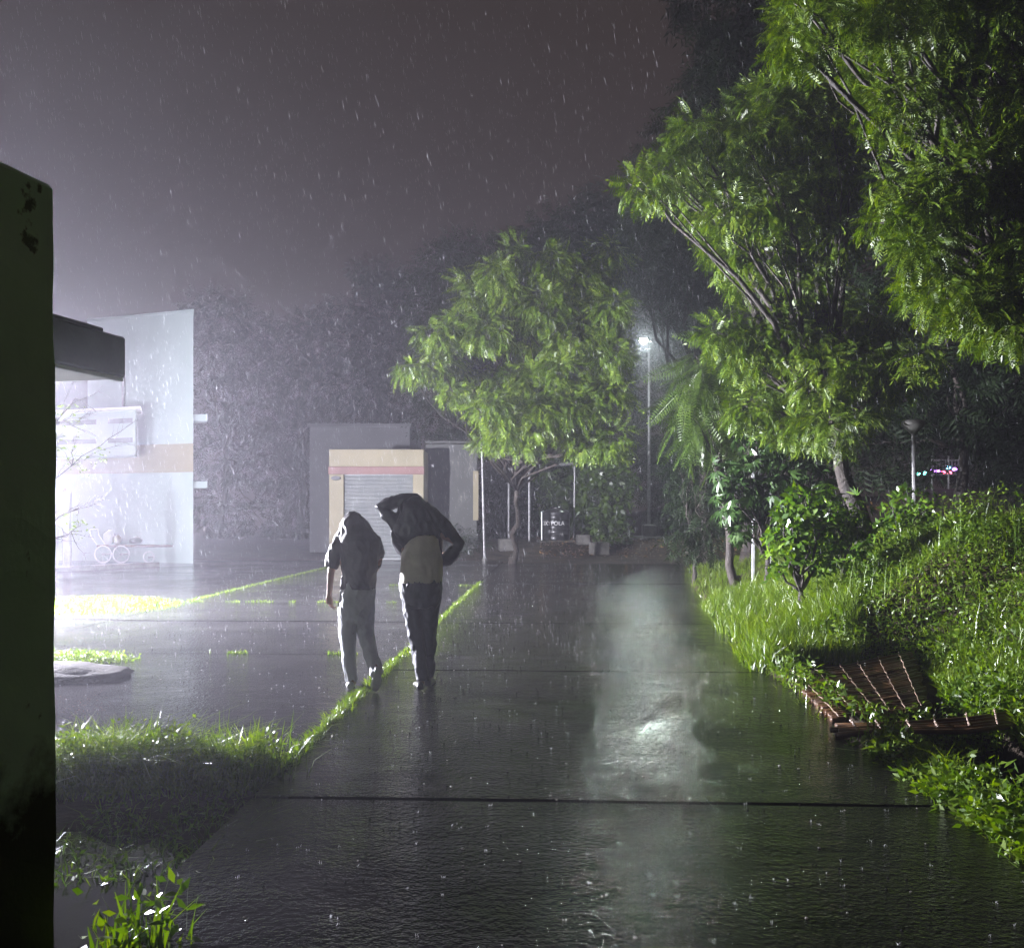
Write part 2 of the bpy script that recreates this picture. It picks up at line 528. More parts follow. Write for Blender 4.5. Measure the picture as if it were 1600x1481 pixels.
gx = axis([(-66, -16, 2.5), (-16, -3, 0.8), (-3, 1.6, 0.2), (1.6, 4.2, 0.07), (4.2, 8, 0.2), (8, 20, 0.8), (20, 66, 2.5)])
gy = axis([(-10, 0, 1.0), (0, 3.5, 0.25), (3.5, 10.5, 0.09), (10.5, 20, 0.25), (20, 42, 0.7), (42, 112, 3)])
GX, GY = np.meshgrid(gx, gy)
GZ = zt(GX, GY)
Vg = np.stack([GX.ravel(), GY.ravel(), GZ.ravel()], 1)
nx, ny = len(gx), len(gy)
ii = np.arange((ny - 1) * (nx - 1)); rr_, cc_ = ii // (nx - 1), ii % (nx - 1)
a0 = rr_ * nx + cc_
Qg = np.stack([a0, a0 + 1, a0 + nx + 1, a0 + nx], 1)
ground = quads('ground', Vg, Qg, M['soil'], smooth=True)
tag(ground, kind='structure')

# ---------------------------------------------------------------- concrete slabs of the road and the yard
RA = math.atan2(0.045, 1.0)
RU = Vector((math.sin(RA), math.cos(RA), 0)); RV = Vector((math.cos(RA), -math.sin(RA), 0))
RP = Vector((-1.71, 0, 0))
def rd(l, s, z=0.0):
    return RP + RV * l + RU * s + Vector((0, 0, z))

def slab(parent, l0, l1, s0, s1, m, g=0.011):
    l0 += g; l1 -= g; s0 += g; s1 -= g
    b = MB()
    def jit(): return random.uniform(-0.003, 0.003)
    zt_ = [jit() for _ in range(4)]
    n = 10
    # top edge slightly worn: subdivide the front and back edges
    top = []
    for k in range(n + 1):
        top.append(rd(l0 + (l1 - l0) * k / n, s0 + random.uniform(0, 0.020), zt_[0]))
    for k in range(n + 1):
        top.append(rd(l1 - (l1 - l0) * k / n, s1 - random.uniform(0, 0.020), zt_[0]))
    nn = len(top)
    bot = [p - Vector((0, 0, 0.12)) for p in top]
    b.add(top + bot, [tuple(range(nn))] + [(i, (i + 1) % nn, nn + (i + 1) % nn, nn + i) for i in range(nn)])
    return b.build('slab', m, parent)

road = empty('road', (0.6, 10, 0)); tag(road, kind='structure')
rj = [-3.2, 1.1, 5.40, 9.75, 13.9, 17.6, 21.6, 25.7, 29.8]
for i in range(len(rj) - 1):
    slab(road, 0.0, 4.35 if rj[i] < 9 else (5.6 if rj[i] < 17 else 8.5), rj[i], rj[i+1], M['road'])
yard = empty('yard', (-6, 18, 0)); tag(yard, kind='structure')
yj = [6.35, 10.75, 14.0, 16.9, 20.8, 24.9, 29.0, 31.5]
for k, (l0, l1) in enumerate([(-4.85, 0.0), (-9.7, -4.85), (-14.6, -9.7), (-19.5, -14.6), (-24.4, -19.5)]):
    for i in range(len(yj) - 1):
        slab(yard, l0, l1, yj[i] + (0.0 if k == 0 else 0.12 * k), yj[i+1] + (0.0 if k == 0 else 0.12 * k), M['yard'])

# ---------------------------------------------------------------- near building at the left edge of the picture
BD = Vector((0.25, 1.0, 0)).normalized(); BN = Vector((1.0, -0.25, 0)).normalized()
cor = Vector((-1.56, 3.30, 0))
def bm_(l, s, z):     # l outward from wall face, s along the wall away from the camera
    return cor + BN * l + BD * s + Vector((0, 0, z))
MBw = Matrix(((BN.x, BD.x, 0, cor.x), (BN.y, BD.y, 0, cor.y), (0, 0, 1, 0), (0, 0, 0, 1)))
nb = empty('roadside_building', cor); tag(nb, 'pale green plastered building end close by at the left edge', 'building')
b = MB(); b.bevbox((-4.2, -6.0, -0.5), (0, 0, 2.72), 0.018, MBw); ow = b.build('wall', M['plaster_damp'], nb, True)
bw = bmesh.new(); bw.from_mesh(ow.data)
bmesh.ops.subdivide_edges(bw, edges=[e_ for e_ in bw.edges if e_.calc_length() > 0.3], cuts=36, use_grid_fill=True)
for v_ in bw.verts:
    nz = noise.noise(v_.co * 9.0) * 0.006 + noise.noise(v_.co * 2.0) * 0.008
    v_.co += BN * nz + BD * nz * 0.7
bw.to_mesh(ow.data); bw.free()
ow.data.polygons.foreach_set('use_smooth', [False] * len(ow.data.polygons))
b = MB(); b.bevbox((-3.9, -5.8, 2.72), (-0.25, -0.25, 2.78), 0.02, MBw); b.build('roof', M['plaster_dark'], nb)
# ---------------------------------------------------------------- canopy of the gatehouse behind it
c0 = Vector((-2.21, 5.5, 0))
Mc = Matrix(((BN.x, BD.x, 0, c0.x), (BN.y, BD.y, 0, c0.y), (0, 0, 1, 0), (0, 0, 0, 1)))
cb = empty('gatehouse', c0 - BN * 2.2); tag(cb, 'gatehouse with a dark concrete door canopy, mostly behind the near wall', 'building')
b = MB(); b.bevbox((-1.3, -1.5, 2.37), (0, 0, 2.60), 0.012, Mc); b.build('canopy', M['plaster_dark'], cb)
b = MB(); b.bevbox((-1.3, -1.5, 2.60), (-0.02, -0.17, 2.625), 0.006, Mc); b.build('canopy_coping', M['plaster_dark'], cb)
b = MB(); b.box((-1.28, -1.45, 2.358), (-0.04, -0.03, 2.369), Mc); b.build('ceiling', M['white_paint'], cb)
b = MB(); b.bevbox((-0.035, -1.45, 2.345), (-0.006, -0.015, 2.368), 0.004, Mc); b.build('drip_edge', M['white_paint'], cb)
b = MB(); b.bevbox((-4.6, -1.6, -0.3), (-1.3, -0.45, 2.66), 0.02, Mc); b.build('wall', M['plaster'], cb)
b = MB(); b.bevbox((-1.29, -1.4, 0), (-1.26, -0.6, 2.05), 0.01, Mc); dr = b.build('door', M['steel_dark'], cb)
b = MB(); b.tube([Mc @ Vector((-1.21, -0.75, 1.0)), Mc @ Vector((-1.21, -0.75, 1.16))], 0.012, 6); b.build('handle', M['steel'], dr)

# ---------------------------------------------------------------- unseen lamp added to brighten the left haze; main floodlight after it
yl = empty('haze_fill_lamp', (FILL_POS.x, FILL_POS.y, 0)); tag(yl, 'added white lamp on a pole, unseen behind the near wall, brightening the left haze', 'lamp')
b = MB(); b.tube([FILL_POS * 1 + Vector((-0.35, 0.25, -2.45)), FILL_POS + Vector((-0.35, 0.25, 0.45))], 0.045, 10); b.build('pole', M['steel_dark'], yl)
b = MB(); b.tube([FILL_POS + Vector((-0.35, 0.25, 0.42)), FILL_POS + Vector((-0.12, 0.08, 0.50)), FILL_POS + Vector((0, 0, 0.42))], 0.02, 8); b.build('arm', M['steel_dark'], yl)
b = MB(); b.tube([FILL_POS + Vector((0, 0, 0.44)), FILL_POS + Vector((0, 0, 0.26)), FILL_POS + Vector((0, 0, 0.20))], [0.05, 0.18, 0.30], 20); b.build('added_lamp_shade', M['steel_dark'], yl)  # wide shade added to keep the bulb's light off the upper air
ld = bpy.data.lights.new('haze_fill_light', 'POINT'); ld.energy = FILL_W; ld.color = YARD_COL; ld.shadow_soft_size = 0.09
lo = bpy.data.objects.new('bulb', ld); COL.objects.link(lo); lo.location = FILL_POS; lo.parent = yl; lo.matrix_parent_inverse = Matrix.Translation(-Vector(yl.location))

fe = empty('floodlight', (FLOOD_POS.x, FLOOD_POS.y, 0)); tag(fe, 'white floodlight on a post aimed across the road, hidden behind the near wall', 'floodlight')
fdir = Vector((0.98, 0.16, 0.12)).normalized()
FP = FLOOD_POS.copy()
fl = bpy.data.lights.new('flood_light', 'AREA'); fl.shape = 'RECTANGLE'; fl.size = 0.34; fl.size_y = 0.24; fl.energy = FLOOD_W; fl.color = YARD_COL
fo = bpy.data.objects.new('flood_lens', fl); COL.objects.link(fo); fo.rotation_euler = fdir.to_track_quat('-Z', 'Y').to_euler(); fo.location = FP + fdir * 0.03; fo.parent = fe; fo.matrix_parent_inverse = Matrix.Translation(-Vector(fe.location))
Mf = Matrix.Translation(FP) @ fdir.to_track_quat('X', 'Z').to_matrix().to_4x4()
b = MB(); b.bevbox((-0.12, -0.20, -0.15), (0.0, 0.20, 0.15), 0.02, Mf); b.build('flood_head', M['steel_dark'], fe)
b = MB(); b.box((0.0, -0.30, 0.165), (0.50, 0.30, 0.175), Mf); b.build('added_visor', M['steel_dark'], fe)  # unseen plate added to cut the flood light off the sky haze
b = MB(); b.tube([Vector((FP.x - .12, FP.y, -.1)), Vector((FP.x - .12, FP.y, FP.z))], 0.05, 8); b.build('pole', M['steel_dark'], fe)

# ---------------------------------------------------------------- far white building at the left
A = Vector((-9.96, 30.0, 0)); uL = Vector((-3.94, 1.5, 0)).normalized(); uS = Vector((uL.y, -uL.x, 0)); 
Mw = Matrix(((uL.x, uS.x, 0, A.x), (uL.y, uS.y, 0, A.y), (0, 0, 1, 0), (0, 0, 0, 1)))   # x to the left along the front, y away from the camera
if uS.y < 0:
    uS = -uS
    Mw = Matrix(((uL.x, uS.x, 0, A.x), (uL.y, uS.y, 0, A.y), (0, 0, 1, 0), (0, 0, 0, 1)))
uS = Vector((A.x - 0.6, A.y, 0)).normalized()
Mw = Matrix(((uL.x, uS.x, 0, A.x), (uL.y, uS.y, 0, A.y), (0, 0, 1, 0), (0, 0, 0, 1)))
wb = empty('two_storey_building', A); tag(wb, 'pale two-storey block with a yellow band, blurred by rain at the left', 'building')
b = MB(); b.box((0, 0, 3.75), (4.25, 4.6, 7.85), Mw); b.build('upper_wall', M['bld_white'], wb)
b = MB(); b.box((0.0, 0, 2.85), (12, 4.6, 3.75), Mw); b.build('band', M['yellow'], wb)
b = MB(); b.box((0.003, 0.003, -0.1), (12, 4.6, 2.85), Mw); b.build('lower_wall', M['bld_white'], wb)
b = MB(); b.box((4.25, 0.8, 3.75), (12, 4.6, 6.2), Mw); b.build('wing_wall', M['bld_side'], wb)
b = MB(); b.bevbox((2.2, -1.3, 3.35), (12, -0.002, 4.75), 0.03, Mw); bal = b.build('balcony', M['bld_white'], wb)
for z in (3.75, 4.35):
    for x0, x1 in ((2.32, 3.3), (3.75, 6.2), (6.5, 9.4)):
        b = MB(); b.box((x0, -1.32, z), (x1, -1.303, z + 0.15), Mw); b.build('slot', M['slot'], bal)  # dark strips laid on the face, colour standing for shade in the slots
b = MB(); b.bevbox((2.0, -1.45, 4.752), (12, 0.0, 4.84), 0.02, Mw); b.build('sill', M['white_paint'], bal)
b = MB(); b.tube([Mw @ Vector((2.75, -0.06, 4.84)), Mw @ Vector((2.75, -0.06, 6.1))], 0.06, 8); b.build('pipe', M['steel_dark'], wb)
for z in (4.45, 2.35):
    b = MB(); b.bevbox((-0.55, 0.25, z), (-0.002, 0.95, z + 0.22), 0.02, Mw); b.build('sunshade', M['bld_white'], wb)
b = MB(); b.box((-0.03, -0.03, 7.85), (4.28, 4.6, 7.93), Mw); b.build('parapet', M['bld_white'], wb)

# kerb in front of it
b = MB(); p0, p1 = at(60, 897, 25.2), at(250, 884, 28.2)
p0.z = 0; p1.z = 0
dv = (p1 - p0).normalized(); nv = Vector((-dv.y, dv.x, 0))
Mk = Matrix(((dv.x, nv.x, 0, p0.x), (dv.y, nv.y, 0, p0.y), (0, 0, 1, 0), (0, 0, 0, 1)))
b.bevbox((-3, 0, -0.02), ((p1 - p0).length, 0.18, 0.13), 0.02, Mk)
tag(b.build('kerb', M['concrete'], None), kind='structure')

# ---------------------------------------------------------------- kiosk with the roller shutter
KD = 33.0
def kx(px): return (px - CX) / F * KD
def kz(py): return HC + (YH - py) / F * KD
kk = empty('shutter_kiosk', (kx(588), KD, 0)); tag(kk, 'cream kiosk with a red band over a grey roller shutter', 'building')
x0, x1 = kx(514), kx(662)
b = MB(); b.box((x0 + .02, KD + 0.25, 0), (x1 - .02, KD + 4, kz(702) - 0.02)); b.build('wall', M['yellow'], kk)
b = MB(); b.bevbox((x0, KD, -0.05), (kx(537), KD + 0.25, kz(741)), 0.015); b.build('pillar', M['yellow'], kk)
b = MB(); b.bevbox((kx(645), KD, -0.05), (x1, KD + 0.25, kz(741)), 0.015); b.build('pillar', M['yellow'], kk)
b = MB(); b.bevbox((x0 - .02, KD - 0.05, kz(741)), (x1 + .02, KD + 0.25, kz(729)), 0.012); b.build('beam', M['red_band'], kk)
b = MB(); b.bevbox((x0, KD, kz(729)), (x1, KD + 0.25, kz(702)), 0.015); b.build('fascia', M['yellow'], kk)
b = MB(); b.box((kx(537), KD + 0.14, -0.05), (kx(645), KD + 0.18, kz(741))); sh = b.build('shutter', M['shutter'], kk)
ns = 22
zs = np.linspace(0, kz(742), ns + 1)
for k in range(ns):
    b = MB()
    zc = (zs[k] + zs[k+1]) / 2; hh = (zs[k+1] - zs[k]) * 0.47
    vs = []
    for x in (kx(537) + .01, kx(645) - .01):
        vs += [(x, KD + 0.139, zc - hh), (x, KD + 0.115, zc), (x, KD + 0.139, zc + hh)]
    b.add(vs, [(0, 3, 4, 1), (1, 4, 5, 2)]); b.build('slat', M['shutter'], sh)
b = MB(); b.tube([(kx(525), KD - 0.08, kz(747)), (kx(525), KD, kz(747))], [(0.16, 0.07), (0.17, 0.08)], 12); b.build('wall_lamp', M['slot'], kk)
# pale block standing behind the kiosk
b = MB(); d2 = 40.0
pa, pb2 = at(484, 800, d2), at(640, 800, d2)
b.box((pa.x, d2, -0.1), (pb2.x, d2 + 5, HC + (YH - 667) / F * d2)); 
sb = empty('low_block', ((pa.x + pb2.x) / 2, d2, 0)); tag(sb, 'plain pale block rising just behind the kiosk roof', 'building')
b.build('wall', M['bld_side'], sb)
b = MB(); b.box((pa.x - .08, d2 - .08, HC + (YH - 667) / F * d2 + .002), (pb2.x + .08, d2 + 5, HC + (YH - 664) / F * d2 + .05)); b.build('roof_slab', M['bld_side'], sb)

# mossy boundary wall right of the kiosk
mw = empty('boundary_wall', at(705, 800, 35)); mw.location.z = 0
tag(mw, 'mossy boundary wall with peeling pale patches right of the kiosk', 'wall')
b = MB(); xa, xb = (664 - CX) / F * 35, (746 - CX) / F * 35
b.bevbox((xa, 35, -0.1), (xb, 35.3, 4.1), 0.03); b.build('wall', M['moss_wall'], mw)
b = MB(); b.bevbox((xb - 0.16, 34.96, 1.3), (xb + 0.04, 35.0, 3.1), 0.01); b.build('corner_strip', M['yellow'], mw)
b = MB(); b.bevbox((xa, 34.95, 4.1), (xb + .03, 35.35, 4.2), 0.02); b.build('coping', M['moss_wall'], mw)

# ---------------------------------------------------------------- handcart in the haze
CD = 30.6
ca = empty('handcart', (at(205, 800, CD).x, CD, 0)); tag(ca, 'flat handcart on thin wheels standing before the pale building', 'cart')
b = MB(); b.bevbox((at(158, 0, CD).x, CD - 0.35, 0.50), (at(276, 0, CD).x, CD + 0.35, 0.57), 0.015); b.build('bed', M['cane'], ca)
for px, rr2 in ((169, 0.26), (197, 0.26), (240, 0.17)):
    cxx = at(px, 0, CD).x
    b = MB(); ring = [Vector((cxx + rr2 * math.cos(a), CD - 0.40, rr2 + 0.01 + rr2 * math.sin(a))) for a in np.linspace(0, 2 * math.pi, 25)]
    b.tube(ring, 0.022, 6, cap=False); wh = b.build('wheel', M['steel'], ca)
    b = MB()
    for a in np.linspace(0, math.pi, 5)[:-1]:
        dx, dz = rr2 * math.cos(a), rr2 * math.sin(a)
        b.tube([Vector((cxx - dx, CD - 0.40, rr2 + 0.01 - dz)), Vector((cxx + dx, CD - 0.40, rr2 + 0.01 + dz))], 0.006, 4)
    b.tube([Vector((cxx, CD - 0.42, rr2 + .01)), Vector((cxx, CD + 0.3, rr2 + .01))], 0.02, 6)
    b.build('spokes', M['steel_dark'], wh)
b = MB()
for s in (-0.3, 0.3):
    b.tube([Vector((at(158, 0, CD).x, CD + s, 0.55)), Vector((at(148, 0, CD).x, CD + s, 0.85)), Vector((at(146, 0, CD).x, CD + s, 1.05))], 0.018, 6)
b.tube([Vector((at(146, 0, CD).x, CD - .3, 1.05)), Vector((at(146, 0, CD).x, CD + .3, 1.05))], 0.018, 6)
b.build('handle', M['steel'], ca)
def lump(name, c, r, m, parent=None, amp=0.25, f=3.0, sub=2, seed=0):
    bm = bmesh.new(); bmesh.ops.create_icosphere(bm, subdivisions=sub, radius=1.0)
    for v in bm.verts:
        k = 1 + amp * noise.noise(v.co * f + Vector((seed * 7.3, seed * 3.1, 0)))
        v.co = Vector((v.co.x * r[0] * k, v.co.y * r[1] * k, v.co.z * r[2] * k)) + Vector(c)
    me = bpy.data.meshes.new(name); bm.to_mesh(me); bm.free()
    return link(name, me, m, parent, True)
for k, (px, zz, rr2, lab, mm) in enumerate(((170, 0.80, (.16, .2, .24), 'upright pale sack on the left end of the handcart', 'white_paint'), (183, 0.72, (.14, .18, .15), 'orange bundle beside the sack on the handcart', 'yellow'), (212, 0.70, (.20, .22, .13), 'low grey bundle in the middle of the handcart', 'shutter'))):
    tag(lump('sack', (at(px, 0, CD).x, CD, zz), rr2, M[mm], None, 0.3, 2.0, 2, k), lab, 'sack', 'loads on the handcart')

# small orange lamp on the far gate pillar
op = at(105, 757, 26)
ol = empty('pillar_lamp', (op.x, op.y, 0)); tag(ol, 'small glowing orange lamp on a post far left by the near wall edge', 'lamp')
b = MB(); b.bevbox((op.x - .09, op.y - .09, -.05), (op.x + .09, op.y + .09, op.z - 0.16), 0.015); b.build('post', M['concrete'], ol)
b = MB(); b.tube([op + Vector((0, 0, -.16)), op + Vector((0, 0, -.10))], [0.08, 0.05], 10); b.build('base', M['steel_dark'], ol)
lump('globe', op, (.09, .09, .10), emit('orange_glow', (1.0, 0.30, 0.10), 14), ol, 0.0)

# ---------------------------------------------------------------- poles, pipe frames, tank at the far end of the road
def pole(name, label, p0, p1, r, m, cat='pole', group=None, n=8):
    e = empty(name, p0); tag(e, label, cat, group)
    b = MB(); b.tube([p0, (p0 + p1) / 2 + Vector((0.01, 0, 0)), p1], [r, r * 0.97, r * 0.92], n); b.build('shaft', m, e)
    b = MB(); b.tube([p1, p1 + Vector((0, 0, r * 0.9))], [r * 1.12, r * 0.7], n); b.build('cap', m, e)
    b = MB(); b.tube([Vector((p0.x, p0.y, p0.z - .1)), Vector((p0.x, p0.y, p0.z + .06))], [r * 2.6, r * 2.0], 10); b.build('footing', M['concrete'], e)
    return e
q = at(757, 852, 32.0); q.z = 0.0; t_ = at(751, 640, 32.0)
pole('steel_pole', 'thin slanting pole under the tip of the bright middle tree', q, t_, 0.04, M['steel_dark'])
FD = 36.5
def zg(x, y): return float(zt(x, y))
fr = empty('pipe_frame', (at(812, 0, FD).x, FD, zg(at(812, 0, FD).x, FD))); tag(fr, 'tall goal-shaped pipe frame left of the water tank', 'frame')
for px in (795, 827):
    xx = at(px, 0, FD).x
    b = MB(); b.tube([Vector((xx, FD, zg(xx, FD) - .1)), Vector((xx, FD, HC + (YH - 731) / F * FD))], 0.045, 8); b.build('post', M['steel_dark'], fr)
b = MB(); b.tube([at(793, 733, FD), at(829, 730, FD)], 0.04, 8); b.build('crossbar', M['steel_dark'], fr)
# open shelter frame over the tank
sf = empty('shelter_frame', (at(915, 0, 37).x, 37.0, zg(at(915, 0, 37).x, 37))); tag(sf, 'pipe shelter frame with a dark beam right of the water tank', 'frame')
for px, d in ((897, 38.2), (935, 36.6)):
    xx = at(px, 0, d).x
    b = MB(); b.tube([Vector((xx, d, zg(xx, d) - .1)), at(px + 1, 722, d)], 0.036, 8); b.build('post', M['steel_dark'], sf)
b = MB(); b.tube([at(866, 727, 37.4), at(952, 719, 37.4)], 0.06, 8); b.build('beam', M['steel_dark'], sf)
# plinth and tank
TD = 37.0
tx = at(869, 0, TD).x; tz = zg(tx, TD)
b = MB(); b.bevbox((tx - 0.75, TD - 0.7, tz - .5), (tx + 0.75, TD + 0.7, tz + .03), 0.03)
pl = b.build('tank_plinth', M['concrete']); tag(pl, 'low concrete plinth under the black water tank', 'plinth')
tk = empty('water_tank', (tx, TD, tz + .03)); tag(tk, 'black plastic water tank with white lettering on its side', 'water tank')
b = MB()
prof = [(0.50, 0.0), (0.53, 0.03)]
for k in range(5):
    z = 0.08 + 0.19 * k
    prof += [(0.53, z), (0.53, z + 0.12), (0.515, z + 0.14), (0.515, z + 0.165)]
prof += [(0.53, 1.03), (0.50, 1.10), (0.38, 1.18), (0.24, 1.22)]
b.rings([((tx, TD, tz + .03 + h), r_, r_) for r_, h in prof], 28); b.build('body', M['black_plastic'], tk, True)
b = MB(); b.rings([((tx, TD, tz + .03 + h), r_, r_) for r_, h in ((0.23, 1.20), (0.235, 1.27), (0.21, 1.30), (0.05, 1.31))], 20); b.build('lid', M['black_plastic'], tk)
b = MB(); b.tube([Vector((tx - .56, TD - .25, tz + .05)), Vector((tx - .56, TD - .25, tz + 1.12)), Vector((tx - .50, TD - .2, tz + 1.16))], 0.03, 8); b.build('inlet_pipe', M['steel'], tk)
def text_mesh(name, body, size, M4, m, parent, bend=None):
    cu = bpy.data.curves.new(name, 'FONT'); cu.body = body; cu.size = size; cu.align_x = 'CENTER'
    o = bpy.data.objects.new(name, cu); COL.objects.link(o)
    dg = bpy.context.evaluated_depsgraph_get()
    me = bpy.data.meshes.new_from_object(o.evaluated_get(dg))
    bpy.data.objects.remove(o)
    for v in me.vertices:
        v.co = bend(v.co) if bend else M4 @ v.co
    return link(name, me, m, parent)
def tb(c):
    a = -math.pi / 2 - 0.42 + c.x / 0.54
    return Vector((tx + 0.536 * math.cos(a), TD + 0.536 * math.sin(a), tz + 0.62 + c.y))
text_mesh('lettering', '/OXYPOLA', 0.22, None, M['letter'], tk, tb)
# concrete blocks
def cblock(px, py, d, wpx, hpx, label, turn=0.2):
    p = at(px, py, d); p.z = zg(p.x, d) - 0.02
    wd, hd = wpx / F * d, hpx / F * d
    Mx = Matrix.Translation(p) @ Matrix.Rotation(turn, 4, 'Z')
    b = MB(); b.bevbox((-wd / 2, -wd / 2, 0), (wd / 2, wd / 2, hd), 0.03, Mx)
    o = b.build('concrete_block', M['concrete']); o.data.transform(Matrix.Translation(-p)); o.location = p
    tag(o, label, 'block', 'concrete blocks by the tank')
cblock(936, 868, 34.0, 24, 20, 'square concrete block at the road end below the shelter frame', 0.5)
cblock(911, 858, 35.6, 20, 16, 'small low concrete block between the plinth and the larger block', 0.1)
cblock(790, 862, 34.6, 22, 19, 'concrete block left of the tank below the pipe frame', 0.15)
# pale scrap lying on the road end
b = MB(); p = at(793, 866, 34.0); b.bevbox((p.x - .16, p.y - .1, 0.0), (p.x + .16, p.y + .1, 0.06), 0.02)
tag(b.build('stone_slab', M['white_paint']), 'white broken slab lying on the ground below the pipe frame', 'stone')

# ---------------------------------------------------------------- street lamp among the trees
SD = 39.0
sp = at(1000, 540, SD); sbx = at(1014, 0, SD).x; sz = zg(sbx, SD)
sl = empty('street_lamp', (sbx, SD, sz)); tag(sl, 'lit white street lamp on a tall grey pole among the trees', 'street lamp')
b = MB(); b.tube([Vector((sbx, SD, sz - .1)), Vector((sbx, SD, sz + 3.5)), Vector((sbx, SD, sp.z - 0.1))], [0.075, 0.058, 0.045], 10); b.build('pole', M['steel_dark'], sl)
b = MB(); b.tube([Vector((sbx, SD, sp.z - .12)), Vector((sbx - .05, SD - .25, sp.z + .12)), Vector((sp.x, SD - .8, sp.z + .16))], 0.03, 8); b.build('arm', M['steel_dark'], sl)
b = MB(); b.bevbox((sp.x - .13, SD - 1.35, sp.z + .06), (sp.x + .13, SD - .75, sp.z + .15), 0.03); b.build('lamp_head', M['steel_dark'], sl)
lump('lens', (sp.x, SD - 1.05, sp.z + 0.02), (.17, .20, .13), emit('street_glow', STREET_COL, 60), sl, 0.0)
ld = bpy.data.lights.new('street_light', 'AREA'); ld.shape = 'DISK'; ld.size = 0.30; ld.energy = STREET_W; ld.color = STREET_COL
lo = bpy.data.objects.new('bulb', ld); COL.objects.link(lo); lo.location = (sp.x, SD - 1.30, sp.z - 0.14); lo.rotation_euler = Vector((-0.10, -0.70, -0.72)).to_track_quat('-Z', 'Y').to_euler(); lo.parent = sl; lo.matrix_parent_inverse = Matrix.Translation(-Vector(sl.location))
b = MB(); b.rings([((sbx, SD, sz + h), r_, r_) for r_, h in ((1.15, -.1), (1.15, .10), (1.05, .14), (0.3, .15))], 24)
tag(b.build('round_kerb', M['concrete']), 'low round concrete platform at the street lamp foot', 'platform')
b = MB(); b.bevbox((sbx - .28, SD - .30, sz + .15), (sbx + .28, SD + .28, sz + .62), 0.04); b.build('footing', M['concrete'], sl)

# unlit bowl lamp on the bank
GD = 18.0
gp = at(1427, 0, GD); gz = zg(gp.x, GD)
gl = empty('bowl_lamp', (gp.x, GD, gz)); tag(gl, 'unlit lamp post with a conical bowl head above the bank', 'street lamp')
b = MB(); b.tube([Vector((gp.x + .03, GD, gz - .1)), Vector((gp.x, GD, HC + (YH - 677) / F * GD))], [0.042, 0.036], 8); b.build('pole', M['steel_dark'], gl)
zb = HC + (YH - 678) / F * GD
b = MB(); b.rings([((gp.x, GD, zb + h), r_, r_) for r_, h in ((0.05, 0), (0.12, 0.07), (0.21, 0.17), (0.215, 0.20), (0.20, 0.245), (0.10, 0.265))], 20); b.build('bowl', surf('milky_bowl', (.10, .10, .09), (.14, .14, .125), 4, .5), gl, True)

# lit gate far right
LD_ = 36.0
lg = at(1478, 742, LD_); lgz = zg(lg.x, LD_)
ga = empty('metal_gate', (lg.x, LD_, lgz)); tag(ga, 'small barred metal gate glowing purple in the dark far right', 'gate')
gw = 0.52
zb0 = lg.z
for sx in (-gw, 0.1, gw):
    b = MB(); b.tube([Vector((lg.x + sx, LD_, lgz - .1)), Vector((lg.x + sx, LD_, zb0 + 0.72))], 0.03, 6); b.build('post', M['steel_dark'], ga)
for z in (0.02, 0.55):
    b = MB(); b.tube([Vector((lg.x - gw, LD_ + .002, zb0 + z)), Vector((lg.x + gw, LD_ + .002, zb0 + z))], 0.02, 6); b.build('rail', M['steel_dark'], ga)
for k in range(9):
    xx = lg.x - gw + (k + 0.5) * 2 * gw / 9
    b = MB(); b.tube([Vector((xx, LD_ + .004, zb0)), Vector((xx, LD_ + .004, zb0 + .60))], 0.010, 5); b.build('bar', M['steel_dark'], ga)
cols = {'violet': ((0.55, 0.22, 1.0), 10), 'red': ((1.0, 0.12, 0.2), 10), 'cyan': ((0.2, 0.75, 1.0), 12), 'teal': ((0.25, 0.9, 0.75), 9)}
EM = {k: emit(k + '_glow', c, s) for k, (c, s) in cols.items()}
for dx, dz, cn, lab in ((-0.45, .16, 'violet', 'violet fairy light at the left post of the glowing gate'), (-0.25, .14, 'violet', 'violet fairy light between the left bars of the glowing gate'), (-0.05, .10, 'red', 'red fairy light in the middle of the glowing gate'), (0.14, .28, 'cyan', 'cyan fairy light high in the right half of the glowing gate'), (0.2, .08, 'red', 'red fairy light low in the right half of the glowing gate'), (0.38, .22, 'violet', 'violet fairy light at the right post of the glowing gate'), (-0.75, .07, 'teal', 'teal fairy light just left of the glowing gate'), (-1.0, .05, 'teal', 'teal fairy light farthest left of the glowing gate')):
    tag(lump('fairy_light', (lg.x + dx, LD_ + 0.12, zb0 + dz), (.085, .05, .06), EM[cn], None, 0.3, 3, 2, dx), lab, 'fairy light', 'coloured lights by the gate')
gl2 = bpy.data.lights.new('gate_light', 'POINT'); gl2.energy = 14; gl2.color = (0.75, 0.3, 0.9); gl2.shadow_soft_size = 0.2
lo = bpy.data.objects.new('glow', gl2); COL.objects.link(lo); lo.location = (lg.x, LD_ + 0.5, zb0 + .3); lo.parent = ga; lo.matrix_parent_inverse = Matrix.Translation(-Vector(ga.location))

# poles on the grass verge
for px, d, top, r_, lab in ((1178, 17.0, 700, 0.045, 'shiny white metal pole among drooping leaves on the verge'), (1204, 18.5, 745, 0.035, 'thinner pole just right of the shiny white verge pole')):
    p0 = at(px, 0, d); p0.z = zg(p0.x, d)
    pole('verge_pole', lab, p0, at(px - 1, top, d), r_, M['steel'], 'pole')

# ================================================================== trees
def limb(b, p0, p1, r0, r1, n=7, seg=5, wob=0.08):
    pts, rs = [], []
    L = (p1 - p0).length
    for k in range(seg + 1):
        t = k / seg
        p = p0.lerp(p1, t)
        if 0 < k < seg:
            p += Vector((random.uniform(-1, 1), random.uniform(-1, 1), random.uniform(-.3, 1))) * wob * L * math.sin(math.pi * t)
        pts.append(p); rs.append(r0 + (r1 - r0) * t)
    b.tube(pts, rs, n)
    return pts

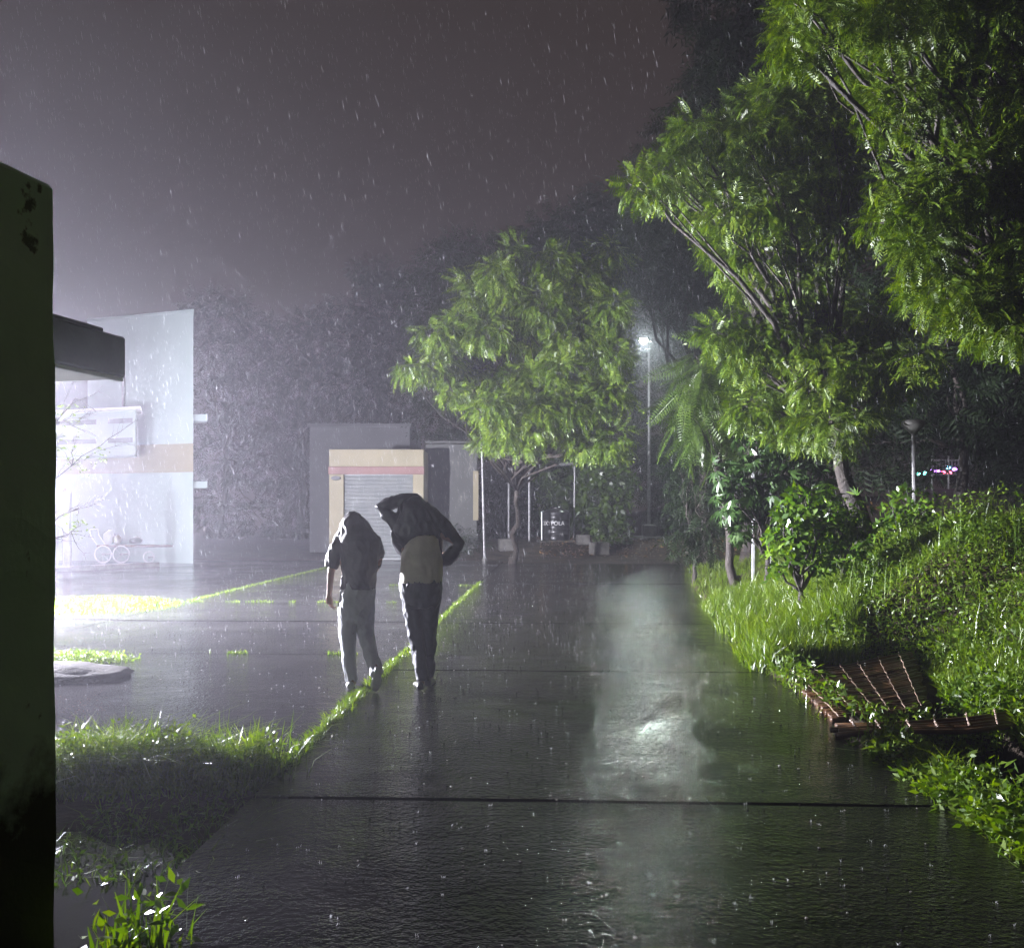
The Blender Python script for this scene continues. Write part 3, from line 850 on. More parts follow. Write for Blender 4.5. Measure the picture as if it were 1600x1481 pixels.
def foliage(clumps, spr, size, dens, droop=0.5, jit=0.35):
    """clumps: list of (centre, rx, ry, rz)"""
    sv, sq = SPR[spr]
    Ps, Fs, Ns, Ss = [], [], [], []
    for c, rx, ry, rz in clumps:
        area = 4 * math.pi * (((rx*ry)**1.6 + (rx*rz)**1.6 + (ry*rz)**1.6) / 3) ** (1/1.6)
        n = max(6, int(area * dens))
        u = unit(n)
        rad = 0.62 + 0.40 * rng.random(n) ** 0.5
        # uneven outline: lobes
        lob = 1 + 0.22 * np.sin(u[:, 0] * 5 + c.x * 3) * np.sin(u[:, 1] * 4 + c.y) + 0.18 * np.sin(u[:, 2] * 6 + c.z * 5)
        P = np.array(c)[None] + u * (rad * lob)[:, None] * np.array([rx, ry, rz])[None]
        Fw = u * 0.8 + rng.normal(size=(n, 3)) * jit + np.array([0, 0, -droop])
        N = u * 1.0 + np.array([0, 0, 0.45]) + rng.normal(size=(n, 3)) * jit
        Ps.append(P); Fs.append(Fw); Ns.append(N); Ss.append(size * (0.7 + 0.6 * rng.random(n)))
    return spread(sv, sq, np.concatenate(Ps), np.concatenate(Fs), np.concatenate(Ns), np.concatenate(Ss))

def tree(name, label, base, clumps_px, d, spr, size, dens, m, tr=0.16, fork=0.45, droop=0.5, dj=0.5, squash=0.8, group=None, cat='tree', limbs=True, extra=None):
    """clumps_px: (px, py, radius px[, depth offset])"""
    base = Vector(base)
    e = empty(name, base); tag(e, label, cat, group)
    cl = []
    for c in clumps_px:
        dd = d + (c[3] if len(c) > 3 else random.uniform(-dj, dj))
        r_ = c[2] / F * dd
        cl.append((at(c[0], c[1], dd), r_ * random.uniform(.95, 1.2), r_ * random.uniform(.9, 1.25), r_ * squash * random.uniform(.9, 1.1)))
    cen = Vector((0, 0, 0))
    for c in cl: cen += c[0]
    cen /= len(cl)
    lowz = min(c[0].z - c[3] for c in cl)
    b = MB()
    fk = base.lerp(Vector((cen.x, cen.y, max(lowz, base.z + 0.8) + 0.2)), 0.85) if fork is None else base + (cen - base) * fork
    limb(b, base - Vector((0, 0, .15)), fk, tr, tr * 0.62, 10, 7, 0.04)
    b.tube([base - Vector((0, 0, .2)), base + Vector((0, 0, .25))], [tr * 1.5, tr * 1.02], 10)
    b.build('trunk', M['bark'], e, True)
    if limbs:
        b = MB()
        for c in cl:
            pts = limb(b, fk, c[0], tr * 0.38, 0.012, 6, 5, 0.09)
            for _ in range(3):
                s = pts[random.randint(2, 4)]
                u = Vector(unit(1)[0]); limb(b, s, c[0] + Vector((u.x * c[1], u.y * c[2], u.z * c[3])) * 0.85, tr * 0.12, 0.006, 4, 3, 0.1)
        b.build('branches', M['bark'], e, True)
    V, Q = foliage(cl, spr, size, dens, droop)
    quads('crown', V, Q, m, e)
    return e

# nearest crown at the top right
A_cl = [(1372, 105, 46), (1400, 165, 50), (1440, 120, 55), (1470, 60, 60), (1540, 40, 70), (1600, 70, 80), (1480, 190, 55), (1540, 150, 60), (1610, 190, 70),
        (1420, 300, 42), (1395, 345, 34), (1450, 340, 48), (1500, 290, 55), (1560, 270, 60), (1620, 300, 70), (1440, 395, 34), (1500, 390, 52), (1560, 380, 55), (1620, 400, 60),
        (1440, 440, 30), (1480, 465, 40), (1530, 470, 48), (1590, 470, 50), (1540, 515, 28), (1585, 520, 30), (1270, 30, 48), (1330, 20, 50), (1400, 20, 55), (1250, 75, 34),
        (1660, 150, 80), (1680, 300, 80), (1680, 440, 70), (1560, -40, 80), (1420, -40, 70), (1300, -30, 60)]
bz = zg(6.6, 9.6)
tree('neem_tree', 'nearest leafy neem tree hanging in from the top right', (6.6, 9.6, bz), A_cl, 8.8, 'neem', 0.17, 270, M['neem'], 0.17, 0.45, 0.40, 0.7)

B_cl = [(1010, 290, 34), (1050, 270, 34), (1085, 215, 38), (1120, 255, 44), (1160, 215, 42), (1200, 250, 46), (1105, 310, 42), (1150, 330, 46), (1200, 320, 48), (1140, 385, 42),
        (1190, 395, 48), (1165, 430, 34), (1235, 360, 44), (1240, 150, 50), (1190, 170, 44), (1290, 90, 52), (1260, 215, 48), (1300, 270, 46), (1290, 160, 50), (1250, 280, 40), (1250, 440, 42), (1300, 380, 44),
        (1270, 60, 46), (1130, 525, 34), (1165, 550, 40), (1205, 525, 46), (1250, 535, 46), (1310, 520, 44), (1350, 570, 42), (1290, 590, 46), (1225, 600, 40), (1340, 630, 40), (1390, 590, 32), (1180, 640, 36),
        (1240, 660, 40), (1300, 660, 42), (1360, 500, 40), (1440, 560, 26)]
p = at(1362, 0, 14.0); bz = zg(p.x, 14.0)
tree('neem_tree', 'large neem tree with a dark leaning trunk on the bank', (p.x, 14.0, bz), B_cl, 13.6, 'neem', 0.22, 145, M['neem'], 0.15, 0.42, 0.40, 1.2)

C_cl = [(1082, 602, 24), (1112, 610, 36), (1085, 650, 24), (1110, 665, 34), (1130, 580, 36), (1140, 650, 38), (1105, 565, 28)]
p = at(1150, 0, 18); bz = zg(p.x, 18)
tree('fern_leaf_tree', 'feathery fern-leaved tree drooping across the street lamp pole', (p.x, 18.0, bz), C_cl, 17.5, 'frond', 0.75, 26, M['frond'], 0.09, 0.5, 0.75, 0.8)

D_cl = [(640, 578, 17), (668, 570, 22), (700, 565, 26), (668, 520, 16), (690, 528, 24), (722, 505, 26), (738, 440, 20), (742, 470, 24), (775, 425, 24), (800, 395, 22), (790, 455, 30), (760, 520, 30),
        (800, 520, 34), (845, 545, 36), (735, 595, 30), (780, 600, 34), (830, 600, 38), (880, 585, 36), (705, 615, 18), (770, 640, 30), (800, 660, 30), (845, 650, 34), (762, 688, 18), (785, 680, 22), (822, 695, 18),
        (890, 640, 36), (900, 530, 38), (850, 480, 36), (900, 440, 40), (935, 500, 36), (860, 410, 30), (920, 690, 30), (950, 620, 30), (955, 560, 28), (955, 690, 26)]
p = at(800, 0, 30.6)
tree('neem_tree', 'bright neem tree in the middle, its tip over the slanting pole', (p.x, 30.6, zg(p.x, 30.6)), D_cl + [(955, 480, 28), (962, 535, 20), (945, 405, 30), (955, 600, 24)], 23.5, 'neem', 0.30, 78, M['neem'], 0.10, 0.42, 0.5, 1.2)

# dark trees behind
def dark(label, base_px, d, cl, size=0.5, dens=20, m='neem_dark', spr='neem_s', dj=1.2, name='dark_tree'):
    p = at(base_px, 0, d)
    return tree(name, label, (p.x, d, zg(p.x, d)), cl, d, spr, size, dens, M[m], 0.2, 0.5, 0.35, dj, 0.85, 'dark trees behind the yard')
dark('tall black tree rising out of the top edge, right of centre', 1170, 24, [(1130, 0, 60), (1090, -30, 40), (1180, 60, 70), (1150, 110, 60), (1110, 150, 50), (1200, 140, 70), (1160, 190, 60), (1090, 190, 40), (1230, 30, 80), (1240, 220, 80), (1180, 260, 70), (1300, 100, 90), (1320, 240, 90), (1270, 330, 90), (1350, 380, 100), (1380, 120, 90)], 0.55, 18)
dark('dark tree with a rounded top above the street lamp', 1060, 45, [(1020, 300, 60), (1060, 240, 50), (980, 330, 55), (1080, 320, 70), (930, 355, 50), (1020, 400, 75), (1090, 420, 75), (950, 420, 70), (1140, 480, 80), (1060, 490, 70), (1100, 560, 70)], 0.6, 12)
dark('near-black tree spreading just above the street lamp', 1110, 30, [(1000, 370, 38), (1050, 350, 40), (1010, 430, 40), (1075, 420, 42), (1045, 478, 28), (1095, 490, 40), (1110, 350, 40), (1120, 430, 40)], 0.45, 22)
dark('dark tree behind the bright middle neem', 860, 43, [(870, 370, 42), (830, 375, 34), (900, 370, 46), (850, 420, 60), (920, 430, 60), (790, 410, 36), (880, 500, 75), (800, 480, 60), (940, 540, 75), (860, 590, 75), (800, 570, 60), (960, 640, 60)], 0.6, 13)
dark('dark tree left of the bright neem, at the skyline step', 705, 41, [(690, 410, 34), (720, 395, 34), (750, 395, 32), (670, 440, 34), (720, 450, 50), (690, 500, 50), (760, 470, 50), (720, 560, 60), (680, 590, 45), (750, 620, 50), (700, 650, 50)])
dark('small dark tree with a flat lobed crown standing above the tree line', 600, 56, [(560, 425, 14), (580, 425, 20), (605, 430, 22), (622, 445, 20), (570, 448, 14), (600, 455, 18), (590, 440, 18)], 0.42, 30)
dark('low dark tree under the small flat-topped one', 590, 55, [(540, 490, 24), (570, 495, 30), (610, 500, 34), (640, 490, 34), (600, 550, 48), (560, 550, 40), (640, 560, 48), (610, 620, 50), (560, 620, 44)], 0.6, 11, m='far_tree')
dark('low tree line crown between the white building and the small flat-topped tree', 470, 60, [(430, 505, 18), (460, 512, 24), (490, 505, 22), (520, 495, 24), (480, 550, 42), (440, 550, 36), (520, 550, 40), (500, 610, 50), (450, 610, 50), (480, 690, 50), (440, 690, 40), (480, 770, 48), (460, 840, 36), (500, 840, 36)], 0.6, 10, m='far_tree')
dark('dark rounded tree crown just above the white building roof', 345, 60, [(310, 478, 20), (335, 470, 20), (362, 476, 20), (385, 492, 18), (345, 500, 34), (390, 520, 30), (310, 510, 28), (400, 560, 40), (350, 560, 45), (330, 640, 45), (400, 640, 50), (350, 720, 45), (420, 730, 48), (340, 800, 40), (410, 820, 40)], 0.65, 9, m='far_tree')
dark('tall black tree filling the dark right side above the bowl lamp', 1500, 26, [(1420, 430, 90), (1500, 520, 100), (1580, 560, 100), (1400, 600, 80), (1480, 620, 60), (1560, 640, 70), (1640, 560, 100), (1380, 690, 60), (1600, 690, 60), (1450, 300, 100), (1550, 400, 110), (1600, 740, 40)], 0.65, 12)
dark('black tree closing the view behind the lit gate', 1500, 46, [(1420, 700, 70), (1500, 680, 70), (1580, 700, 80), (1450, 620, 80), (1560, 600, 90), (1650, 650, 100)], 0.85, 6)
# undergrowth at the end of the road
def bush(label, px, d, cl, spr='neem_s', size=0.5, dens=24, m='neem_dark', name='bush', group='undergrowth beyond the road', dj=0.5, droop=0.3):
    p = at(px, 0, d)
    return tree(name, label, (p.x, d, zg(p.x, d)), cl, d, spr, size, dens, M[m], 0.05, 0.35, droop, dj, 0.95, group, 'bush')
bush('dark bush behind the pipe frame', 800, 41, [(760, 740, 36), (800, 720, 40), (780, 790, 40), (820, 780, 40), (840, 730, 36), (750, 800, 30), (805, 830, 28)], size=0.5)
bush('long-leaved bush behind the water tank and shelter frame', 890, 41, [(870, 740, 40), (910, 750, 44), (880, 790, 40), (930, 790, 42), (850, 780, 30), (920, 710, 36), (950, 740, 36)], 'long', 0.55, 9, 'frond')
bush('light green bush left of the street lamp pole', 958, 35.5, [(955, 720, 26), (962, 755, 26), (940, 780, 26), (965, 790, 22), (945, 815, 24), (965, 830, 18), (935, 745, 20)], 'broad', 0.34, 20, 'frond')
bush('dark bush right of the street lamp pole', 1070, 42, [(1040, 740, 44), (1080, 720, 48), (1120, 740, 48), (1060, 790, 40), (1110, 800, 40), (1150, 780, 40), (1090, 680, 44), (1150, 700, 44), (1030, 690, 36)], size=0.5)
bush('twiggy low bush on the soil right of the lamp platform', 1060, 38.5, [(1052, 810, 16), (1070, 805, 18), (1062, 795, 16)], 'long', 0.3, 14)
bush('dark leafy bush in the gap between street lamp pole and glossy tree', 1085, 21, [(1060, 730, 26), (1085, 700, 30), (1105, 745, 30), (1075, 775, 28), (1110, 790, 28), (1085, 820, 24), (1060, 835, 16), (1120, 830, 22), (1085, 850, 20), (1105, 862, 18), (1070, 862, 14)], 'neem_s', 0.3, 40)
bush('dark bush at the foot of the mossy wall', 715, 34.0, [(690, 850, 14), (715, 845, 18), (738, 848, 16)], size=0.35)

# drooping glossy tree round the shiny verge pole
E_cl = [(1135, 740, 28), (1150, 770, 30), (1180, 730, 34), (1170, 790, 30), (1140, 800, 22), (1210, 760, 34), (1215, 800, 30), (1190, 690, 36), (1235, 720, 36), (1240, 780, 30), (1260, 690, 36), (1170, 660, 30), (1290, 730, 34), (1160, 830, 18), (1225, 830, 20)]
p = at(1200, 0, 16.0)
tree('mango_tree', 'young tree with drooping glossy dark leaves on the verge', (p.x, 16.0, zg(p.x, 16)), E_cl, 16.0, 'long', 0.26, 30, M['shiny'], 0.06, 0.3, 0.95, 0.6)
# light green bush on the verge
F_cl = [(1225, 815, 20), (1250, 800, 24), (1280, 810, 24), (1235, 845, 24), (1265, 845, 28), (1295, 840, 24), (1225, 870, 18), (1215, 840, 16), (1275, 875, 20), (1250, 775, 12), (1205, 885, 12)]
p = at(1253, 0, 12.2)
tree('shrub', 'light green shrub with bare forked stems on the grass verge', (p.x, 12.2, zg(p.x, 12.2)), F_cl, 12.2, 'broad', 0.16, 75, M['bush'], 0.05, 0.3, 0.1, 0.35, 0.95, None, 'shrub')
G_cl = [(1300, 790, 22), (1325, 800, 26), (1310, 830, 26), (1340, 850, 24), (1290, 770, 18), (1320, 870, 20), (1345, 815, 20)]
p = at(1318, 0, 12.8)
tree('shrub', 'shrub with hanging pale leaves right of the light green shrub', (p.x, 12.8, zg(p.x, 12.8)), G_cl, 12.8, 'long', 0.17, 60, M['bush'], 0.035, 0.3, 0.8, 0.35, 0.95, None, 'shrub')
H_cl = [(1395, 800, 20), (1420, 790, 22), (1410, 825, 22), (1440, 815, 20), (1385, 830, 18), (1450, 795, 14)]
p = at(1415, 0, 14.5)
tree('shrub', 'small dim shrub at the foot of the bowl lamp', (p.x, 14.5, zg(p.x, 14.5)), H_cl, 14.5, 'broad', 0.17, 40, M['bush'], 0.03, 0.3, 0.1, 0.4, 0.95, None, 'shrub')

# bare wet twigs poking out past the near wall
tw = empty('twiggy_shrub', (-4.35, 8.4, 0)); tag(tw, 'bare wet twigs poking out from behind the near wall', 'shrub')
b = MB(); rt = Vector((-4.45, 8.4, -0.05))
def twig(p0, p1, r0, kids, lv=0):
    pts = limb(b, p0, p1, r0, r0 * 0.35, 5, 5, 0.07)
    if lv < 2:
        for _ in range(kids):
            k = random.randint(2, 5); s = pts[min(k, 5)]
            L = (p1 - p0).length * random.uniform(.25, .5)
            dv_ = ((p1 - p0).normalized() + Vector(unit(1)[0]) * 0.9).normalized()
            twig(s, s + dv_ * L, r0 * 0.45, 4, lv + 1)
TD2 = 8.0
for (pa_, pb_) in (((40, 780), (158, 696)), ((60, 690), (118, 622)), ((60, 650), (126, 670)), ((60, 830), (122, 796)), ((60, 850), (128, 830))):
    s, e_ = at(pa_[0], pa_[1], 8.4), at(pb_[0], pb_[1], 8.0)
    limb(b, rt, s, 0.02, 0.009, 5, 4, 0.05)
    twig(s, e_, 0.007, 6)
b.build('twigs', M['bark'], tw, True)
cl = [(at(px, py, 8.1), .10, .14, .09) for px, py in ((104, 640), (116, 665), (105, 690), (130, 722), (118, 735), (112, 810), (122, 822), (100, 715), (150, 712))]
V, Q = foliage(cl, 'long', 0.028, 120, 0.9); quads('leaves', V, Q, M['grass'], tw)

# ================================================================== ground cover
def clamp_pts(n, fx, fy):
    return fx(n), fy(n)

def blades(P, H, lean=0.35, wd=0.010):
    n = len(P)
    a = rng.random(n) * 2 * math.pi
    side = np.stack([np.cos(a), np.sin(a), np.zeros(n)], 1)
    ln = rng.normal(size=(n, 3)) * lean; ln[:, 2] = 0
    H = np.asarray(H)[:, None]
    W = (wd * (0.6 + 0.8 * rng.random(n)))[:, None]
    up = np.array([0, 0, 1.0])[None]
    m = P + up * H * 0.55 + ln * H * 0.3
    t = P + up * H * (1 - 0.25 * np.linalg.norm(ln, axis=1, keepdims=True).clip(0, 1)) + ln * H * 1.1
    V = np.stack([P - side * W * .5, P + side * W * .5, m + side * W * .42, m - side * W * .42, t + side * W * .06, t - side * W * .06], 1)
    base = (np.arange(n) * 6)[:, None]
    Q = np.concatenate([base + np.array([[0, 1, 2, 3]]), base + np.array([[3, 2, 4, 5]])], 0)
    return V.reshape(-1, 3), Q

def join(parts):
    Vs, Qs, o = [], [], 0
    for V, Q in parts:
        Vs.append(V); Qs.append(Q + o); o += len(V)
    return np.concatenate(Vs), np.concatenate(Qs)

def leaves(P, S, flat=0.5, w_=0.42):
    n = len(P)
    Fw = rng.normal(size=(n, 3)); Fw[:, 2] = Fw[:, 2] * 0.5 + 0.25
    N = rng.normal(size=(n, 3)) * flat + np.array([-0.55, -0.10, 0.9])
    sv = np.array(leaflet((0, 0, 0), (0, 1, -0.12), w_, (0, 0, 1), 0.08)); sq = np.array([[0, 1, 2, 3]])
    return spread(sv, sq, P, Fw, N, S)

def bank_points(n, y0, y1, p=1.0, xmax=0.62):
    Y = y0 + (y1 - y0) * rng.random(n) ** p
    xe = ipl(Y, XE)
    X = xe - 0.05 + (np.minimum(Y * xmax, xe + 6.5) - xe + 0.05).clip(0) * rng.random(n)
    # ragged edge of the verge
    rag = 0.18 * np.sin(Y * 2.3) + 0.10 * np.sin(Y * 6.1 + 1) + rng.normal(size=n) * 0.10
    keep = X > xe + 0.08 + rag
    keep &= ~((X > 2.60) & (X < 3.52) & (Y > 4.7) & (Y < 6.9))             # open drain
    keep &= ~((X > 2.40 + .11 * (Y - 7.35)) & (X < 3.38 + .32 * (Y - 7.35)) & (Y > 6.7) & (Y < 9.8))             # cane mats
    X, Y = X[keep], Y[keep]
    return np.stack([X, Y, zt(X, Y)], 1)

parts = []
P = bank_points(50000, 4.0, 28, 1.3)
vary = lambda P_: 0.5 + 0.5 * np.sin(P_[:, 0] * 2.1 + 1.3 * np.sin(P_[:, 1] * 0.9)) * np.sin(P_[:, 1] * 1.7 + 0.8 * np.sin(P_[:, 0] * 1.1))
parts.append(blades(P, 0.05 + 0.14 * rng.random(len(P)) ** 1.5 + 0.20 * vary(P) ** 2 * rng.random(len(P)), 0.5, 0.009))
P = bank_points(22000, 9.5, 17, 1.0, 0.36)
parts.append(blades(P, 0.12 + 0.22 * rng.random(len(P)), 0.35, 0.010))
gr = quads('verge_grass', *join(parts), M['grass']); tag(gr, 'bright green wet grass on the verge and bank', 'grass', kind='stuff')

parts = []
P = bank_points(100000, 4.0, 17, 1.15)
hgt = 0.02 + 0.13 * rng.random(len(P)) * vary(P) ** 1.5
P2 = P.copy(); P2[:, 2] += hgt
Px = bank_points(30000, 8.0, 16, 1.0); Px[:, 2] += 0.02 + 0.13 * rng.random(len(Px)) * vary(Px) ** 1.5
parts.append(leaves(P2, 0.030 + 0.035 * rng.random(len(P2))))
parts.append(leaves(Px, 0.04 + 0.035 * rng.random(len(Px))))
# stalky weeds: along the drain lip and in front of the mats
def weed_stalks(n, fx, fy, h0, h1):
    X, Y = fx(n), fy(n); Z = zt(X, Y)
    out = []
    H = h0 + (h1 - h0) * rng.random(n)
    out.append(blades(np.stack([X, Y, Z], 1), H, 0.18, 0.008))
    for k in range(9):
        t = 0.25 + 0.75 * rng.random(n)
        Pk = np.stack([X + rng.normal(size=n) * .03, Y + rng.normal(size=n) * .03, Z + H * t], 1)
        out.append(leaves(Pk, 0.045 + 0.04 * rng.random(n), 0.6, 0.36))
    return out
U = lambda a, b_: (lambda n: a + (b_ - a) * rng.random(n))
parts += weed_stalks(260, U(2.30, 2.64), U(3.9, 5.4), 0.10, 0.24)
parts += weed_stalks(120, U(2.34, 2.62), U(5.4, 6.6), 0.05, 0.13)
parts += weed_stalks(90, U(2.75, 3.5), U(7.12, 7.32), 0.62, 0.78)
parts += weed_stalks(160, U(3.35, 3.9), U(6.8, 7.8), 0.12, 0.30)
parts += weed_stalks(160, U(3.55, 4.3), U(4.6, 6.6), 0.10, 0.28)
parts += weed_stalks(60, U(2.5, 2.72), U(7.0, 9.4), 0.10, 0.25)
for k in range(46):          # taller self-sown weeds standing out of the carpet
    yy = random.uniform(5.0, 14.0); xx = random.uniform(float(ipl(yy, XE)) + 0.9, min(0.6 * yy, float(ipl(yy, XE)) + 4.5))
    if 6.5 < yy < 10.0 and xx < 4.2: continue
    parts += weed_stalks(random.randint(5, 14), (lambda n, xx=xx: xx + 0.10 * rng.normal(size=n)), (lambda n, yy=yy: yy + 0.10 * rng.normal(size=n)), 0.25, 0.55)
wd_ = quads('ground_cover_weeds', *join(parts), M['weed']); tag(wd_, 'small-leaved green weeds covering the bank and drain edge', 'weeds', kind='stuff')

# dead leaves on the upper bank and far soil
n = 3500
X = 5.6 + 3.0 * rng.random(n); Y = 9.0 + 5 * rng.random(n); kk_ = X > 0.44 * Y + 0.9; X, Y = X[kk_], Y[kk_]; n = len(X)
parts = [leaves(np.stack([X, Y, zt(X, Y) + 0.02 + 0.03 * rng.random(n)], 1), 0.05 + 0.05 * rng.random(n), 0.3)]
n = 2500
X = 1.0 + 14 * rng.random(n); Y = 33.5 + 8 * rng.random(n)
parts.append(leaves(np.stack([X, Y, zt(X, Y) + 0.02], 1), 0.08 + 0.08 * rng.random(n), 0.2))
dl = quads('leaf_litter', *join(parts), M['dead_leaf']); tag(dl, 'brown fallen leaves on the upper bank and far soil', 'leaves', kind='stuff')

# grass in the long joint and other joints of the slabs
parts = []
def joint_grass(l, s0, s1, n, spread_l, h0, h1, gap=0.0):
    S = s0 + (s1 - s0) * rng.random(n)
    if gap > 0:
        S = S[np.sin(S * 3.1 + l) + np.sin(S * 7.7 + 2 * l) * 0.7 > gap]
    Lr = l + rng.normal(size=len(S)) * spread_l * (0.5 + 0.5 * np.abs(np.sin(S * 2.2)))
    pts = np.array([rd(a, s_) for a, s_ in zip(Lr, S)])
    pts[:, 2] = 0.0
    return blades(pts, h0 + (h1 - h0) * rng.random(len(pts)), 0.75, 0.008)
parts.append(joint_grass(0.0, 5.9, 10.2, 2200, 0.032, 0.02, 0.085))
parts.append(joint_grass(0.0, 10.2, 22, 1900, 0.03, 0.02, 0.06, -0.5))
parts.append(joint_grass(-4.85, 16.6, 28, 1500, 0.05, 0.02, 0.07))
def cross_grass(s, l0, l1, n, gap):
    Lr = l0 + (l1 - l0) * rng.random(n)
    Lr = Lr[np.sin(Lr * 4.3 + s) + 0.8 * np.sin(Lr * 11 + s * 2) > gap]
    pts = np.array([rd(a, s + random.gauss(0, 0.02)) for a in Lr]); pts[:, 2] = 0
    return blades(pts, 0.02 + 0.05 * rng.random(len(pts)), 0.9, 0.010)
parts.append(cross_grass(10.75, -2.2, -0.1, 500, 0.5))
parts.append(cross_grass(16.9, -4.8, -0.3, 900, -0.2))
parts.append(cross_grass(20.8, -1.9, 0.0, 300, 0.0))
jg = quads('joint_grass', *join(parts), M['grass']); tag(jg, 'short grass growing along the joints of the concrete slabs', 'grass', kind='stuff')

# grass patches by the yard edge at the left
def patch_grass(name, label, cx, cy_, rx, ry, n, h0, h1, parts_extra=None, wdt=0.009, lean=0.5):
    u = rng.normal(size=(n, 2)) * 0.48
    u = u[(u ** 2).sum(1) < 1.15]
    X = cx + u[:, 0] * rx; Y = cy_ + u[:, 1] * ry
    Z = np.maximum(zt(X, Y), np.where(Y > 6.35, 0.0, -9))
    H = (h0 + (h1 - h0) * rng.random(len(X))) * (1.15 - 0.6 * (u ** 2).sum(1))
    Pp = np.stack([X, Y, Z], 1)
    pr = [blades(Pp, H.clip(0.02), lean, wdt)]
    P3 = Pp.copy(); P3[:, 2] += H * rng.random(len(X)) * 0.9
    pr.append(leaves(P3, 0.022 + 0.03 * rng.random(len(X))))
    if parts_extra: pr += parts_extra
    o = quads(name, *join(pr), M['grass']); tag(o, label, 'grass', kind='stuff'); return o
ext = []
# tall blades at the right of the clump
n = 300; X = -1.62 + 0.12 * rng.normal(size=n); Y = 5.9 + 0.12 * rng.normal(size=n)
ext.append(blades(np.stack([X, Y, zt(X, Y)], 1), 0.15 + 0.25 * rng.random(n), 0.35, 0.011))
n = 260; X = -2.6 + 1.1 * rng.random(n); Y = 5.9 + 0.2 * rng.normal(size=n)
ext.append(blades(np.stack([X, Y, zt(X, Y)], 1), 0.2 + 0.25 * rng.random(n), 0.5, 0.006))
n = 2600; X = -3.0 + 1.5 * rng.random(n); Y = 5.95 + 0.18 * rng.normal(size=n)
Z = zt(X, Y)
Hh = 0.30 * rng.random(n) * (0.5 + 0.5 * np.sin(X * 5.2) ** 2)
ext.append(leaves(np.stack([X, Y, Z + Hh], 1), 0.03 + 0.035 * rng.random(n)))
patch_grass('grass_clump', 'tall backlit clump of grass and weeds beside the near wall', -2.42, 5.8, 1.05, 0.36, 4200, 0.05, 0.40, ext, 0.008, 0.75)
patch_grass('grass_patch', 'flat bright grass patch on the yard beyond the twigs', -7.35, 16.3, 1.6, 1.5, 7000, 0.04, 0.14, None, 0.014)
patch_grass('grass_patch', 'small grass tuft on the yard edge by the soil heap', -4.85, 10.4, 0.75, 0.45, 2200, 0.03, 0.10)
tag(lump('soil_heap', (-4.5, 9.35, 0.0), (0.75, 0.55, 0.12), M['mud'], None, 0.35, 2.2, 3, 3), 'low dark heap of wet soil on the yard by the near wall', 'soil heap')

# foreground tuft at the lower left
ext = []
n = 60; X = -1.36 + 0.07 * rng.normal(size=n); Y = 3.52 + 0.07 * rng.normal(size=n)
ft = [blades(np.stack([X, Y, zt(X, Y)], 1), 0.12 + 0.24 * rng.random(n), 0.28, 0.014)]
n = 90; X = -1.38 + 0.12 * rng.normal(size=n); Y = 3.50 + 0.10 * rng.normal(size=n)
ft.append(leaves(np.stack([X, Y, zt(X, Y) + 0.02 + 0.26 * rng.random(n)], 1), 0.05 + 0.03 * rng.random(n), 0.7, 0.42))
n = 3; X = -1.34 + 0.1 * rng.normal(size=n); Y = 3.5 + 0.1 * rng.normal(size=n)
ft.append(blades(np.stack([X, Y, zt(X, Y)], 1), 0.25 + 0.10 * rng.random(n), 0.3, 0.006))
o = quads('weed_tuft', *join(ft), M['weed']); tag(o, 'small foreground weed tuft with broad blades at the lower left', 'weeds', kind='stuff')
# straggly shadowed weeds between
n = 700; X = -2.3 + 1.0 * rng.random(n); Y = 4.2 + 1.2 * rng.random(n)
ft = [blades(np.stack([X, Y, zt(X, Y)], 1), 0.03 + 0.10 * rng.random(n), 0.9, 0.006)]
ft.append(leaves(np.stack([X, Y, zt(X, Y) + 0.05 * rng.random(n)], 1), 0.02 + 0.03 * rng.random(n)))
o = quads('straggly_weeds', *join(ft), M['weed']); tag(o, 'thin straggly weeds in shadow between wall and road', 'weeds', kind='stuff')

b = MB()
pts = []
for k in range(40):
    a = 2 * math.pi * k / 40
    r_ = 1 + 0.14 * math.sin(3 * a + 1) + 0.09 * math.sin(7 * a) + random.uniform(-.03, .03)
    pts.append((-1.98 + 0.62 * r_ * math.cos(a), 3.75 + 1.15 * r_ * math.sin(a), -0.045))
b.add(pts, [tuple(range(40))])
tag(b.build('puddle', M['puddle']), kind='structure')

# pebbles and fallen bits on the wet concrete
n = 260
pv, pq = [], []
b = MB()
for k in range(n):
    if k < 110: x, y = random.uniform(-7, -0.5), random.uniform(6.6, 22)
    else: x, y = random.uniform(-1.5, 2.3), random.uniform(2.6, 20)
    r_ = random.uniform(0.003, 0.009)
    b.bevbox((x - r_, y - r_ * .8, 0.0), (x + r_, y + r_ * .8, r_ * .8), r_ * 0.4, Matrix.Translation((x, y, 0)) @ Matrix.Rotation(random.random() * 3, 4, 'Z') @ Matrix.Translation((-x, -y, 0)))
tag(b.build('pebbles', M['stone']), 'tiny stones and grit scattered on the wet concrete', 'pebbles', kind='stuff')

